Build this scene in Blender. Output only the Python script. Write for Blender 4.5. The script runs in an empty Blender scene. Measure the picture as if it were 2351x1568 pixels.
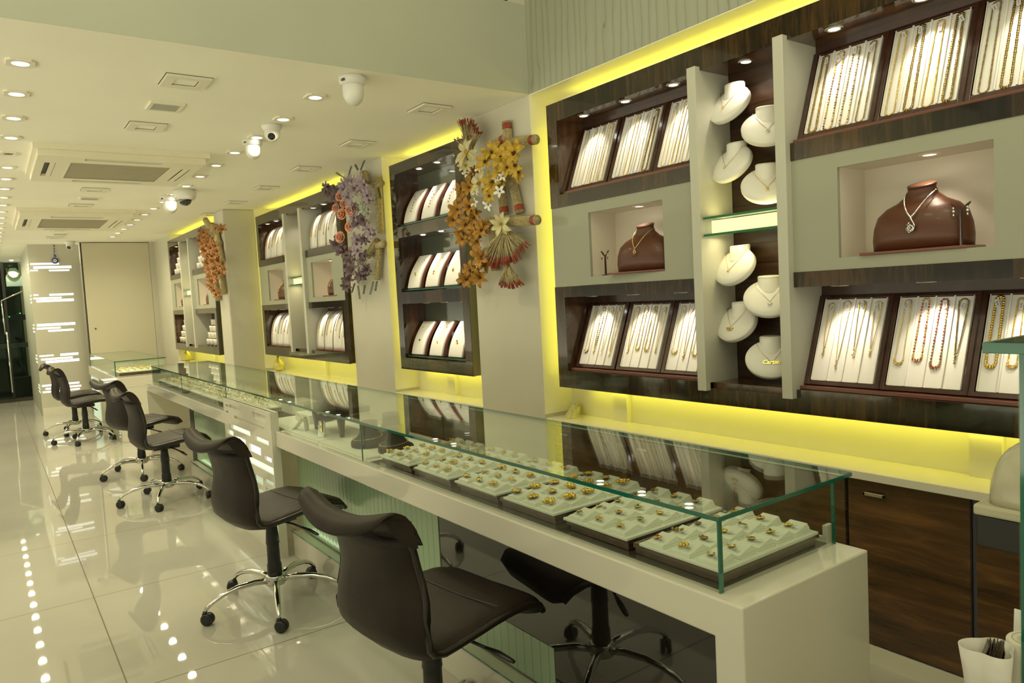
import bpy, math, random
from mathutils import Vector, Matrix, Euler
PI = math.pi
random.seed(7)
S = bpy.context.scene
COL = S.collection

# ------------------------------------------------------------------ camera
cam = bpy.data.cameras.new('camera'); camo = bpy.data.objects.new('camera', cam); COL.objects.link(camo)
cam.sensor_width = 36.0; cam.lens = 36.0 * 1674.6 / 2351.0; cam.clip_start = 0.02; cam.clip_end = 100
HC = 1.45
yaw, pit, roll = -0.62063792, -0.0640974, 0.05274611
R = Matrix.Rotation(yaw, 3, 'Z') @ Matrix.Rotation(pit, 3, 'X') @ Matrix.Rotation(roll, 3, 'Y')
R = R @ Matrix.Rotation(PI / 2, 3, 'X')
camo.matrix_world = Matrix.Translation((0, 0, HC)) @ R.to_4x4()
S.camera = camo
# ------------------------------------------------------------------ world, exposure
S.view_settings.view_transform = 'Standard'; S.view_settings.look = 'None'
S.view_settings.exposure = 0.12; S.view_settings.gamma = 1.0; S.view_settings.use_curve_mapping = False
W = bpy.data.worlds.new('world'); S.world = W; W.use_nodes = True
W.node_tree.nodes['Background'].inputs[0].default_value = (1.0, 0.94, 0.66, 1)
# two-tone fill for the unseen shop: dim above, brightened below to light the ceiling
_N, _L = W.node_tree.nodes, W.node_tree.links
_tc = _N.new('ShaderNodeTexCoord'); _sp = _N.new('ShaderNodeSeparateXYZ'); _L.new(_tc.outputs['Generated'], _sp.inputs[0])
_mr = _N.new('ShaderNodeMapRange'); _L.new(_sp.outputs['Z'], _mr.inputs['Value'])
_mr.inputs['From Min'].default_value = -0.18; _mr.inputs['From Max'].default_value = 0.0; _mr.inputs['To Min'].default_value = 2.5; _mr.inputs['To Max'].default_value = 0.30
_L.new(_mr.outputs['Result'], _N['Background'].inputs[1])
S.cycles.max_bounces = 9; S.cycles.diffuse_bounces = 4; S.cycles.glossy_bounces = 4
S.cycles.transparent_max_bounces = 14; S.cycles.transmission_bounces = 6
S.cycles.caustics_reflective = False; S.cycles.caustics_refractive = False
S.cycles.sample_clamp_indirect = 4.0
P_DOWN = 11.5      # each ceiling downlight
P_SPOT = 4.0       # each display spotlight
P_COVE = 0.98      # W per metre of yellow strip
C_DOWN = (1.0, 0.90, 0.58)
C_SPOT = (1.0, 0.86, 0.66)
C_COVE = (1.0, 0.90, 0.07)

def lamp(name, typ, loc, energy, color, parent=None, rot=(0, 0, 0), **k):
    l = bpy.data.lights.new(name, typ); l.energy = energy; l.color = color
    for a, v in k.items(): setattr(l, a, v)
    o = bpy.data.objects.new(name, l); COL.objects.link(o)
    o.location = loc; o.rotation_euler = rot
    if parent: o.parent = parent; o.location = Vector(loc) - parent.location
    return o
# unseen area lamps added to light the double-height space above the camera
for _x, _y in ((0.2, 1.8), (1.3, 0.6), (-1.2, 1.0)):
    lamp('high_fill_source', 'AREA', (_x, _y, 3.85), 7.0, (0.97, 0.95, 0.62), size=0.5)

# ------------------------------------------------------------------ materials
MATS = {}
def nmat(name):
    m = bpy.data.materials.new(name); m.use_nodes = True; MATS[name] = m
    return m, m.node_tree.nodes, m.node_tree.links, m.node_tree.nodes['Principled BSDF']
def pm(name, col, rough=0.5, metal=0.0, coat=0.0, var=0.0, vscale=8.0, bump=0.0, bscale=60.0, spec=0.5, emit=None, estr=0.0, sub=0.0, alpha=1.0):
    m, N, L, B = nmat(name)
    B.inputs['Base Color'].default_value = (*col, 1); B.inputs['Roughness'].default_value = rough
    B.inputs['Metallic'].default_value = metal; B.inputs['Coat Weight'].default_value = coat
    B.inputs['Coat Roughness'].default_value = 0.05
    B.inputs['Specular IOR Level'].default_value = spec
    if var or bump:
        tc = N.new('ShaderNodeTexCoord')
    if var:
        n = N.new('ShaderNodeTexNoise'); n.inputs['Scale'].default_value = vscale; n.inputs['Detail'].default_value = 4
        L.new(tc.outputs['Object'], n.inputs['Vector'])
        r = N.new('ShaderNodeValToRGB')
        r.color_ramp.elements[0].position = 0.3; r.color_ramp.elements[1].position = 0.7
        r.color_ramp.elements[0].color = (*[c * (1 - var) for c in col], 1)
        r.color_ramp.elements[1].color = (*[min(1, c * (1 + var)) for c in col], 1)
        L.new(n.outputs['Fac'], r.inputs['Fac']); L.new(r.outputs['Color'], B.inputs['Base Color'])
    if bump:
        n2 = N.new('ShaderNodeTexNoise'); n2.inputs['Scale'].default_value = bscale; n2.inputs['Detail'].default_value = 3
        L.new(tc.outputs['Object'], n2.inputs['Vector'])
        b = N.new('ShaderNodeBump'); b.inputs['Strength'].default_value = bump; b.inputs['Distance'].default_value = 0.01
        L.new(n2.outputs['Fac'], b.inputs['Height']); L.new(b.outputs['Normal'], B.inputs['Normal'])
    if emit:
        B.inputs['Emission Color'].default_value = (*emit, 1); B.inputs['Emission Strength'].default_value = estr
    return m
def math_(N, L, op, a, b=None, c=None):
    n = N.new('ShaderNodeMath'); n.operation = op
    for i, v in enumerate((a, b, c)):
        if v is None: continue
        if isinstance(v, (int, float)): n.inputs[i].default_value = v
        else: L.new(v, n.inputs[i])
    return n.outputs[0]
def ramp(N, L, fac, stops):
    r = N.new('ShaderNodeValToRGB'); e = r.color_ramp.elements
    while len(e) < len(stops): e.new(0.5)
    for i, (p, c) in enumerate(stops): e[i].position = p; e[i].color = (*c, 1)
    L.new(fac, r.inputs['Fac']); return r.outputs['Color']
def woodmat(name, axis_scale, stops, rough=0.12, board=None, spec=0.5, coat=0.6):
    """glossy veneer; axis_scale stretches the grain; board = (axis index, width) gives planks of different tone"""
    m, N, L, B = nmat(name)
    g = N.new('ShaderNodeNewGeometry'); mp = N.new('ShaderNodeMapping'); L.new(g.outputs['Position'], mp.inputs['Vector'])
    mp.inputs['Scale'].default_value = axis_scale
    n = N.new('ShaderNodeTexNoise'); n.inputs['Scale'].default_value = 1.0; n.inputs['Detail'].default_value = 6; n.inputs['Roughness'].default_value = 0.65
    n.inputs['Distortion'].default_value = 0.4
    L.new(mp.outputs['Vector'], n.inputs['Vector'])
    fac = n.outputs['Fac']
    if board:
        sp = N.new('ShaderNodeSeparateXYZ'); L.new(g.outputs['Position'], sp.inputs[0])
        q = math_(N, L, 'FLOOR', math_(N, L, 'DIVIDE', sp.outputs[board[0]], board[1]))
        w = N.new('ShaderNodeTexWhiteNoise'); w.noise_dimensions = '1D'; L.new(q, w.inputs['W'])
        fac = math_(N, L, 'ADD', fac, math_(N, L, 'MULTIPLY', math_(N, L, 'SUBTRACT', w.outputs['Value'], 0.5), 0.35))
    L.new(ramp(N, L, fac, stops), B.inputs['Base Color'])
    B.inputs['Roughness'].default_value = rough; B.inputs['Coat Weight'].default_value = coat; B.inputs['Coat Roughness'].default_value = 0.04
    return m

pm('ceiling', (0.93, 0.90, 0.78), 0.6, var=0.03, vscale=1.2)
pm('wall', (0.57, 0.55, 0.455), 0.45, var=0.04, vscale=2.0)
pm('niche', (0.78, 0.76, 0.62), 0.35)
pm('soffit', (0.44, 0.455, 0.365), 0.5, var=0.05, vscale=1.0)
pm('laminate', (0.72, 0.70, 0.60), 0.10, coat=0.5, var=0.02, vscale=1.0)
pm('panel_cream', (0.36, 0.37, 0.285), 0.28, coat=0.3)
pm('niche_inside', (0.74, 0.68, 0.58), 0.4)
pm('fin_white', (0.57, 0.565, 0.48), 0.3)
pm('leather_white', (0.84, 0.82, 0.76), 0.42, bump=0.05, bscale=500)
pm('pad_white', (0.74, 0.76, 0.66), 0.42, bump=0.1, bscale=250)
pm('tray_edge', (0.80, 0.78, 0.68), 0.4)
pm('leather_brown', (0.020, 0.013, 0.009), 0.42, spec=0.22, var=0.25, vscale=9, bump=0.12, bscale=420)
pm('leather_piping', (0.014, 0.010, 0.007), 0.28, spec=0.5)
pm('leather_seam', (0.055, 0.042, 0.032), 0.45)
pm('bust_brown', (0.105, 0.034, 0.014), 0.36, coat=0.12, bump=0.12, bscale=400)
pm('bust_dark', (0.035, 0.020, 0.014), 0.35)
pm('bust_base', (0.20, 0.07, 0.045), 0.25, coat=0.5)
pm('velvet_dark', (0.028, 0.019, 0.013), 0.7)
pm('mahogany', (0.055, 0.022, 0.014), 0.25, coat=0.5, var=0.3, vscale=14)
pm('ledge_red', (0.20, 0.075, 0.050), 0.25, coat=0.4)
pm('tray_wood', (0.095, 0.055, 0.036), 0.25, coat=0.4, var=0.3, vscale=20)
pm('deck_dark', (0.050, 0.040, 0.028), 0.14, coat=0.3)
pm('gold', (0.84, 0.58, 0.12), 0.22, metal=1.0)
pm('gold_pale', (0.80, 0.64, 0.28), 0.25, metal=1.0)
pm('gold_antique', (0.34, 0.235, 0.075), 0.35, metal=1.0)
pm('silver', (0.85, 0.85, 0.82), 0.18, metal=1.0)
pm('gem_red', (0.35, 0.02, 0.04), 0.08, coat=1.0)
pm('gem_dark', (0.02, 0.03, 0.05), 0.08, coat=1.0)
pm('gem_green', (0.02, 0.20, 0.07), 0.08, coat=1.0)
pm('gem_clear', (0.80, 0.80, 0.80), 0.05, metal=0.7)
pm('tag_white', (0.85, 0.85, 0.82), 0.5)
pm('ink_red', (0.30, 0.05, 0.06), 0.6)
pm('ink_black', (0.03, 0.03, 0.03), 0.6)
pm('chrome', (0.78, 0.77, 0.72), 0.08, metal=1.0)
pm('steel', (0.62, 0.60, 0.55), 0.25, metal=1.0)
pm('plastic_black', (0.018, 0.018, 0.018), 0.38)
pm('plastic_grey', (0.09, 0.09, 0.085), 0.4)
pm('plastic_white', (0.72, 0.71, 0.66), 0.3)
pm('plastic_beige', (0.50, 0.47, 0.34), 0.22, coat=0.3, bump=0.03, bscale=500)
pm('ac_white', (0.82, 0.78, 0.62), 0.45)
pm('ac_grille', (0.46, 0.42, 0.30), 0.6)
pm('ac_dark', (0.03, 0.028, 0.02), 0.5)
pm('light_frame', (0.80, 0.76, 0.64), 0.35)
pm('speaker_mesh', (0.40, 0.40, 0.35), 0.6)
pm('shadow_gap', (0.10, 0.085, 0.055), 0.7)
pm('frosted', (0.62, 0.60, 0.52), 0.35)
pm('glass_edge', (0.010, 0.13, 0.085), 0.08, coat=0.8)
pm('glass_edge_lit', (0.02, 0.16, 0.06), 0.1, coat=0.8)
pm('cyan_bead', (0.10, 0.35, 0.45), 0.2)
pm('blue_bead', (0.015, 0.03, 0.30), 0.12, coat=0.8)
pm('camera_lens', (0.01, 0.01, 0.012), 0.05, coat=1.0)
pm('paper_roll', (0.74, 0.72, 0.62), 0.6)
pm('vase_frosted', (0.66, 0.64, 0.58), 0.3)
pm('card_brown', (0.055, 0.034, 0.020), 0.35)
pm('card_yellow', (0.52, 0.50, 0.24), 0.5, var=0.2, vscale=60)
pm('vase_yellow', (0.62, 0.56, 0.16), 0.25, coat=0.5)
pm('mirror_dark', (0.012, 0.010, 0.008), 0.03, spec=0.9)
pm('grout', (0.12, 0.10, 0.06), 0.8)
pm('step_dark', (0.06, 0.055, 0.04), 0.3)
pm('petal_ochre', (0.50, 0.32, 0.028), 0.6, var=0.35, vscale=40)
pm('petal_orange', (0.36, 0.175, 0.016), 0.6, var=0.4, vscale=40)
pm('petal_cream', (0.62, 0.56, 0.30), 0.6, var=0.15, vscale=40)
pm('petal_lilac', (0.32, 0.25, 0.30), 0.65, var=0.25, vscale=40)
pm('petal_plum', (0.13, 0.085, 0.10), 0.65, var=0.3, vscale=40)
pm('petal_peach', (0.72, 0.34, 0.22), 0.6, var=0.2, vscale=40)
pm('petal_sage', (0.30, 0.33, 0.25), 0.6, var=0.2, vscale=40)
pm('petal_rust', (0.30, 0.125, 0.026), 0.65, var=0.35, vscale=40)
pm('petal_brown', (0.10, 0.035, 0.012), 0.7)
pm('straw', (0.46, 0.38, 0.20), 0.8, var=0.3, vscale=70)
pm('straw_red', (0.32, 0.055, 0.03), 0.8)
pm('twig', (0.07, 0.05, 0.03), 0.8)
pm('leaf_grey', (0.11, 0.125, 0.085), 0.7)
pm('door_far', (0.60, 0.56, 0.43), 0.35)
for nm, c, s in (('lamp_white', (1.0, 0.95, 0.80), 9.0), ('lamp_warm', (1.0, 0.88, 0.66), 9.0), ('slot_glow', (0.80, 0.98, 0.78), 0.72),
                 ('slot_glow_hot', (0.96, 1.0, 0.93), 1.05), ('slot_dim', (0.60, 0.85, 0.62), 0.38), ('led_green', (0.02, 1.0, 0.15), 1.5),
                 ('light_box', (1.0, 0.98, 0.42), 0.75), ('far_lamp', (1.0, 0.98, 0.9), 5.0)):
    pm(nm, (0.6, 0.6, 0.55), 0.4, emit=c, estr=s)

woodmat('wood_front', (3.0, 42.0, 5.0), [(0.30, (0.012, 0.009, 0.006)), (0.52, (0.030, 0.020, 0.010)), (0.75, (0.085, 0.045, 0.016))], board=(1, 0.23))
woodmat('wood_inside', (9.0, 9.0, 2.2), [(0.30, (0.020, 0.010, 0.005)), (0.52, (0.085, 0.035, 0.012)), (0.75, (0.22, 0.095, 0.03))], rough=0.2)
woodmat('wood_base', (2.0, 2.6, 24.0), [(0.30, (0.028, 0.014, 0.007)), (0.52, (0.095, 0.044, 0.017)), (0.78, (0.22, 0.10, 0.034))], rough=0.18)
def plankmat():
    m, N, L, B = nmat('plank_wall')
    g = N.new('ShaderNodeNewGeometry'); sp = N.new('ShaderNodeSeparateXYZ'); L.new(g.outputs['Position'], sp.inputs[0])
    z = math_(N, L, 'DIVIDE', sp.outputs[2], 0.085)
    fr = math_(N, L, 'FRACT', z)
    gap = math_(N, L, 'LESS_THAN', fr, 0.045)
    mp = N.new('ShaderNodeMapping'); L.new(g.outputs['Position'], mp.inputs['Vector']); mp.inputs['Scale'].default_value = (3, 3, 40)
    n = N.new('ShaderNodeTexNoise'); n.inputs['Scale'].default_value = 1.0; n.inputs['Detail'].default_value = 5; L.new(mp.outputs[0], n.inputs['Vector'])
    c = ramp(N, L, n.outputs['Fac'], [(0.3, (0.022, 0.012, 0.007)), (0.7, (0.065, 0.030, 0.013))])
    mx = N.new('ShaderNodeMix'); mx.data_type = 'RGBA'; L.new(gap, mx.inputs['Factor']); L.new(c, mx.inputs['A']); mx.inputs['B'].default_value = (0.004, 0.003, 0.002, 1)
    L.new(mx.outputs['Result'], B.inputs['Base Color']); B.inputs['Roughness'].default_value = 0.35
plankmat()
def floormat():
    m, N, L, B = nmat('floor_tile')
    g = N.new('ShaderNodeNewGeometry'); sp = N.new('ShaderNodeSeparateXYZ'); L.new(g.outputs['Position'], sp.inputs[0])
    fx = math_(N, L, 'FRACT', math_(N, L, 'DIVIDE', math_(N, L, 'SUBTRACT', sp.outputs[0], 0.329 - 1.18 * 8), 1.18))
    fy = math_(N, L, 'FRACT', math_(N, L, 'DIVIDE', math_(N, L, 'SUBTRACT', sp.outputs[1], 3.120 - 1.18 * 12), 1.18))
    gx = math_(N, L, 'LESS_THAN', fx, 0.0045); gy = math_(N, L, 'LESS_THAN', fy, 0.0045)
    gm = math_(N, L, 'MAXIMUM', gx, gy)
    n = N.new('ShaderNodeTexNoise'); n.inputs['Scale'].default_value = 1.4; n.inputs['Detail'].default_value = 4; L.new(g.outputs['Position'], n.inputs['Vector'])
    c = ramp(N, L, n.outputs['Fac'], [(0.3, (0.45, 0.44, 0.39)), (0.7, (0.50, 0.485, 0.43))])
    mx = N.new('ShaderNodeMix'); mx.data_type = 'RGBA'; L.new(gm, mx.inputs['Factor']); L.new(c, mx.inputs['A']); mx.inputs['B'].default_value = (0.13, 0.095, 0.04, 1)
    L.new(mx.outputs['Result'], B.inputs['Base Color']); B.inputs['Roughness'].default_value = 0.055
    B.inputs['Specular IOR Level'].default_value = 0.62
    n3 = N.new('ShaderNodeTexNoise'); n3.inputs['Scale'].default_value = 3.0; L.new(g.outputs['Position'], n3.inputs['Vector'])
    r = math_(N, L, 'ADD', math_(N, L, 'MULTIPLY', n3.outputs['Fac'], 0.02), 0.012)
    r2 = math_(N, L, 'ADD', r, math_(N, L, 'MULTIPLY', gm, 0.5)); L.new(r2, B.inputs['Roughness'])
floormat()
def texwallmat():
    m, N, L, B = nmat('textured_wall')
    g = N.new('ShaderNodeNewGeometry'); mp = N.new('ShaderNodeMapping'); L.new(g.outputs['Position'], mp.inputs['Vector']); mp.inputs['Scale'].default_value = (1, 1, 0.16)
    w = N.new('ShaderNodeTexWave'); w.wave_type = 'BANDS'; w.bands_direction = 'Y'
    w.inputs['Scale'].default_value = 6.0; w.inputs['Distortion'].default_value = 9.0; w.inputs['Detail'].default_value = 3; w.inputs['Detail Scale'].default_value = 0.9; w.inputs['Detail Roughness'].default_value = 0.6
    L.new(mp.outputs[0], w.inputs['Vector'])
    pw = math_(N, L, 'POWER', w.outputs['Fac'], 0.12)
    b = N.new('ShaderNodeBump'); b.inputs['Strength'].default_value = 0.30; b.inputs['Distance'].default_value = 0.006
    L.new(pw, b.inputs['Height']); L.new(b.outputs['Normal'], B.inputs['Normal'])
    L.new(ramp(N, L, w.outputs['Fac'], [(0.0, (0.24, 0.24, 0.17)), (0.014, (0.33, 0.345, 0.265)), (1.0, (0.36, 0.375, 0.29))]), B.inputs['Base Color'])
    B.inputs['Roughness'].default_value = 0.6
texwallmat()
def ribmat():
    m, N, L, B = nmat('ribbed_green')
    g = N.new('ShaderNodeNewGeometry'); sp = N.new('ShaderNodeSeparateXYZ'); L.new(g.outputs['Position'], sp.inputs[0])
    f = math_(N, L, 'FRACT', math_(N, L, 'DIVIDE', sp.outputs[1], 0.046))
    a = math_(N, L, 'LESS_THAN', f, 0.10)
    mx = N.new('ShaderNodeMix'); mx.data_type = 'RGBA'; L.new(a, mx.inputs['Factor']); mx.inputs['A'].default_value = (0.33, 0.46, 0.30, 1); mx.inputs['B'].default_value = (0.21, 0.31, 0.195, 1)
    L.new(mx.outputs['Result'], B.inputs['Base Color']); B.inputs['Roughness'].default_value = 0.2
    b = N.new('ShaderNodeBump'); b.inputs['Distance'].default_value = 0.002; b.inputs['Strength'].default_value = 0.25
    L.new(math_(N, L, 'SINE', math_(N, L, 'MULTIPLY', f, PI)), b.inputs['Height']); L.new(b.outputs['Normal'], B.inputs['Normal'])
ribmat()
def glassmat(name, tint, f0=0.010, rough=0.0):
    """thin sheet: tinted see-through mixed with a mirror reflection by a symmetric Fresnel curve"""
    m, N, L, B = nmat(name); N.remove(B); out = N['Material Output']
    lw = N.new('ShaderNodeLayerWeight'); lw.inputs['Blend'].default_value = 0.5
    p5 = math_(N, L, 'POWER', lw.outputs['Facing'], 5.0)
    fac = math_(N, L, 'ADD', math_(N, L, 'MULTIPLY', p5, 1 - f0), f0)
    t = N.new('ShaderNodeBsdfTransparent'); t.inputs[0].default_value = (*tint, 1)
    gl = N.new('ShaderNodeBsdfGlossy'); gl.inputs['Roughness'].default_value = rough; gl.inputs[0].default_value = (0.95, 1.0, 0.95, 1)
    mx = N.new('ShaderNodeMixShader'); L.new(fac, mx.inputs[0]); L.new(t.outputs[0], mx.inputs[1]); L.new(gl.outputs[0], mx.inputs[2])
    L.new(mx.outputs[0], out.inputs['Surface'])
glassmat('glass', (0.955, 0.975, 0.95))
glassmat('glass_dark', (0.20, 0.30, 0.24))
glassmat('glass_smoke', (0.62, 0.72, 0.64))
M = MATS

# ------------------------------------------------------------------ mesh builder
class MB:
    def __init__(s, M4=None): s.v = []; s.f = []; s.m = []; s.sm = []; s.M = M4 or Matrix.Identity(4)
    def add(s, vs, fs, mi=0, smooth=False):
        o = len(s.v); s.v += [s.M @ Vector(v) for v in vs]; s.f += [tuple(i + o for i in f) for f in fs]
        s.m += [mi] * len(fs) if isinstance(mi, int) else list(mi); s.sm += [smooth] * len(fs); return s
    def box(s, x0, x1, y0, y1, z0, z1, mi=0):
        v = [(x, y, z) for x in (x0, x1) for y in (y0, y1) for z in (z0, z1)]
        return s.add(v, [(0, 1, 3, 2), (4, 6, 7, 5), (0, 4, 5, 1), (2, 3, 7, 6), (0, 2, 6, 4), (1, 5, 7, 3)], mi)
    def quad(s, a, b, c, d, mi=0): return s.add([a, b, c, d], [(0, 1, 2, 3)], mi)
    def lathe(s, prof, seg=16, c=(0, 0, 0), ax='z', cap=True, mi=0, sx=1, sy=1):
        vs, fs = [], []
        for r, h in prof:
            for i in range(seg):
                a = 2 * PI * i / seg; p = (r * math.cos(a) * sx, r * math.sin(a) * sy, h)
                if ax == 'x': p = (h, p[0], p[1])
                elif ax == 'y': p = (p[1], h, p[0])
                vs.append((p[0] + c[0], p[1] + c[1], p[2] + c[2]))
        for j in range(len(prof) - 1):
            for i in range(seg):
                k = (i + 1) % seg; fs.append((j * seg + i, j * seg + k, (j + 1) * seg + k, (j + 1) * seg + i))
        if cap:
            fs.append(tuple(range(seg))[::-1]); fs.append(tuple((len(prof) - 1) * seg + i for i in range(seg)))
        return s.add(vs, fs, mi, True)
    def cyl(s, r, z0, z1, c=(0, 0), seg=16, mi=0): return s.lathe([(r, z0), (r, z1)], seg, (c[0], c[1], 0), mi=mi)
    def tube(s, pts, r, seg=6, mi=0, closed=False, flat=1.0):
        P = [Vector(p) for p in pts]; n = len(P); vs, fs = [], []
        up = Vector((0, 0, 1))
        for i, p in enumerate(P):
            d = (P[(i + 1) % n] - P[i - 1]) if closed else (P[min(i + 1, n - 1)] - P[max(i - 1, 0)])
            if d.length < 1e-9: d = Vector((0, 0, 1))
            d.normalize(); u = up - d * up.dot(d)
            if u.length < 0.15: u = Vector((1, 0, 0)) - d * d.x
            u.normalize(); w = d.cross(u)
            rr = r[i] if isinstance(r, (list, tuple)) else r
            for k in range(seg):
                a = 2 * PI * k / seg; vs.append(p + w * (rr * math.cos(a)) + u * (rr * flat * math.sin(a)))
        m_ = n if closed else n - 1
        for i in range(m_):
            j = (i + 1) % n
            for k in range(seg):
                l = (k + 1) % seg; fs.append((i * seg + k, i * seg + l, j * seg + l, j * seg + k))
        if not closed: fs.append(tuple(range(seg))[::-1]); fs.append(tuple((n - 1) * seg + k for k in range(seg)))
        return s.add(vs, fs, mi, True)
    def ball(s, c, r, mi=0, seg=8, rings=5, sc=(1, 1, 1)):
        prof = [(max(1e-5, r * math.sin(PI * j / rings)), -r * math.cos(PI * j / rings)) for j in range(rings + 1)]
        vs, fs = [], []
        for rr, h in prof:
            for i in range(seg):
                a = 2 * PI * i / seg; vs.append((c[0] + rr * math.cos(a) * sc[0], c[1] + rr * math.sin(a) * sc[1], c[2] + h * sc[2]))
        for j in range(rings):
            for i in range(seg):
                k = (i + 1) % seg; fs.append((j * seg + i, j * seg + k, (j + 1) * seg + k, (j + 1) * seg + i))
        return s.add(vs, fs, mi, True)
    def grid(s, fn, nu, nv, mi=0, smooth=True, double=0.0):
        vs = [fn(i / nu, j / nv) for i in range(nu + 1) for j in range(nv + 1)]
        fs = [(i * (nv + 1) + j, (i + 1) * (nv + 1) + j, (i + 1) * (nv + 1) + j + 1, i * (nv + 1) + j + 1) for i in range(nu) for j in range(nv)]
        return s.add(vs, fs, mi, smooth)
    def loft(s, rings, mi=0, cap=True, smooth=True):
        n = len(rings[0]); vs = [p for r in rings for p in r]; fs = []
        for j in range(len(rings) - 1):
            for i in range(n):
                k = (i + 1) % n; fs.append((j * n + i, j * n + k, (j + 1) * n + k, (j + 1) * n + i))
        if cap: fs.append(tuple(range(n))[::-1]); fs.append(tuple((len(rings) - 1) * n + i for i in range(n)))
        return s.add(vs, fs, mi, smooth)
    def slab_holes(s, u0, u1, v0, v1, holes, tomap, mi=0):
        """flat panel with rectangular holes: tomap(u,v,front) -> point; built as cells of a grid, with reveals"""
        us = sorted({u0, u1, *[h[0] for h in holes], *[h[1] for h in holes]}); vs_ = sorted({v0, v1, *[h[2] for h in holes], *[h[3] for h in holes]})
        inside = lambda u, v: any(h[0] < u < h[1] and h[2] < v < h[3] for h in holes)
        full = {}
        for i in range(len(us) - 1):
            for j in range(len(vs_) - 1):
                full[i, j] = not inside((us[i] + us[i + 1]) / 2, (vs_[j] + vs_[j + 1]) / 2)
        for (i, j), ok in full.items():
            if not ok: continue
            a, b, c, d = us[i], us[i + 1], vs_[j], vs_[j + 1]
            for fr in (0, 1): s.quad(tomap(a, c, fr), tomap(b, c, fr), tomap(b, d, fr), tomap(a, d, fr), mi)
            for (di, dj, p, q) in ((-1, 0, (a, c), (a, d)), (1, 0, (b, c), (b, d)), (0, -1, (a, c), (b, c)), (0, 1, (a, d), (b, d))):
                if not full.get((i + di, j + dj), False):
                    s.quad(tomap(*p, 0), tomap(*q, 0), tomap(*q, 1), tomap(*p, 1), mi)
        return s
    def build(s, name, mat, parent=None, bevel=0.0, world=True, seg=2, label=None, kind=None):
        off = parent.location if (parent is not None and world) else Vector((0, 0, 0))
        if parent is not None and parent.parent is not None and world: off = parent.location + parent.parent.location
        me = bpy.data.meshes.new(name); me.from_pydata([tuple(v - off) for v in s.v], [], s.f)
        mats = mat if isinstance(mat, (list, tuple)) else [mat]
        for x in mats: me.materials.append(MATS[x])
        me.polygons.foreach_set('material_index', s.m); me.polygons.foreach_set('use_smooth', s.sm)
        me.validate(); me.update()
        o = bpy.data.objects.new(name, me); COL.objects.link(o)
        if parent is not None: o.parent = parent
        if bevel:
            b = o.modifiers.new('bevel', 'BEVEL'); b.width = bevel; b.segments = seg; b.limit_method = 'ANGLE'; b.angle_limit = 0.7
        if label: o['label'] = label
        if kind: o['kind'] = kind
        return o
def tag(o, label, cat, group=None):
    o['label'] = label; o['category'] = cat
    if group: o['group'] = group
    return o
def thing(name, label, cat, loc=(0, 0, 0), rotz=0.0, group=None):
    o = bpy.data.objects.new(name, None); COL.objects.link(o); o.location = loc; o.rotation_euler = (0, 0, rotz)
    return tag(o, label, cat, group)
def struct(o): o['kind'] = 'structure'; return o
def dup(src, loc=None, rot=None, label=None, group=None):
    def cp(o, par):
        c = o.copy(); COL.objects.link(c); c.parent = par
        for ch in list(o.children): cp(ch, c)
        return c
    r = cp(src, None)
    if loc is not None: r.location = loc
    if rot is not None: r.rotation_euler = rot if not isinstance(rot, (int, float)) else (0, 0, rot)
    if label: r['label'] = label
    if group: r['group'] = group
    return r
def bxo(name, mat, x0, x1, y0, y1, z0, z1, parent=None, bevel=0.0, **k):
    return MB().box(x0, x1, y0, y1, z0, z1).build(name, mat, parent, bevel, **k)
ORD = ['first', 'second', 'third', 'fourth', 'fifth', 'sixth', 'seventh', 'eighth', 'ninth', 'tenth', 'eleventh', 'twelfth', 'thirteenth', 'fourteenth', 'fifteenth', 'sixteenth', 'seventeenth', 'eighteenth', 'nineteenth', 'twentieth']

# ================================================================== the room
ZC = 2.5586; XW = 2.55; XN = 2.757; XF2 = 2.19      # ceiling, wall face, back of niches, wall face of the far stretch
fl = struct(bxo('floor', 'floor_tile', -3.2, 2.9, -3.0, 17.5, -0.06, 0.0))
# lower ceiling of the long part, with openings cut for lamps is not needed: lamps sit on it
struct(MB().box(-3.2, XN + 0.12, 3.282, 17.5, ZC, ZC + 0.10).build('ceiling', 'ceiling'))
struct(MB().box(-3.2, XN + 0.12, -3.0, 3.28, 4.3, 4.4).build('ceiling', 'ceiling'))
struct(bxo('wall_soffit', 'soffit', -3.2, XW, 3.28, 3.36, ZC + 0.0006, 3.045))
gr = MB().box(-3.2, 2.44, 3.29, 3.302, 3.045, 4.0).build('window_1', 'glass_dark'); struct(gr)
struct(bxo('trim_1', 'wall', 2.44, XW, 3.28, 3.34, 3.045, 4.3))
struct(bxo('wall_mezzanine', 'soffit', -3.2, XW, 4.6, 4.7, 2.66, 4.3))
# upper right wall with the rippled texture, above the near niche
struct(bxo('wall_upper_right', 'textured_wall', XW, XN + 0.12, -3.0, 3.28, ZC, 4.3))
# right wall: pillars, niches between them
def niche(n, y0, y1, xf, xb, pil):
    """back wall, side reveals and shallow pilasters of one lit niche"""
    m = MB().box(xb, xb + 0.06, y0, y1, 0.72, ZC)
    for py in pil: m.box(xb - 0.035, xb, py, py + 0.10, 0.737, 0.915)
    struct(m.build('wall_niche', 'niche'))
struct(bxo('wall_pillar', 'wall', XW, XN + 0.12, 3.28, 3.925, 0, ZC, bevel=0.004))
struct(bxo('wall_pillar', 'wall', XW, XN + 0.12, 5.17, 5.90, 0, ZC, bevel=0.004))
struct(bxo('wall_pillar', 'wall', XF2, XN + 0.12, 8.42, 8.80, 0, ZC, bevel=0.012))
struct(bxo('wall_back_right', 'wall', XF2, XN + 0.12, 11.33, 12.50, 0, ZC))
for y0, y1 in ((-3.0, 0.45),): struct(bxo('wall_right', 'wall', XW, XN + 0.12, y0, y1, 0, ZC))
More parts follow.
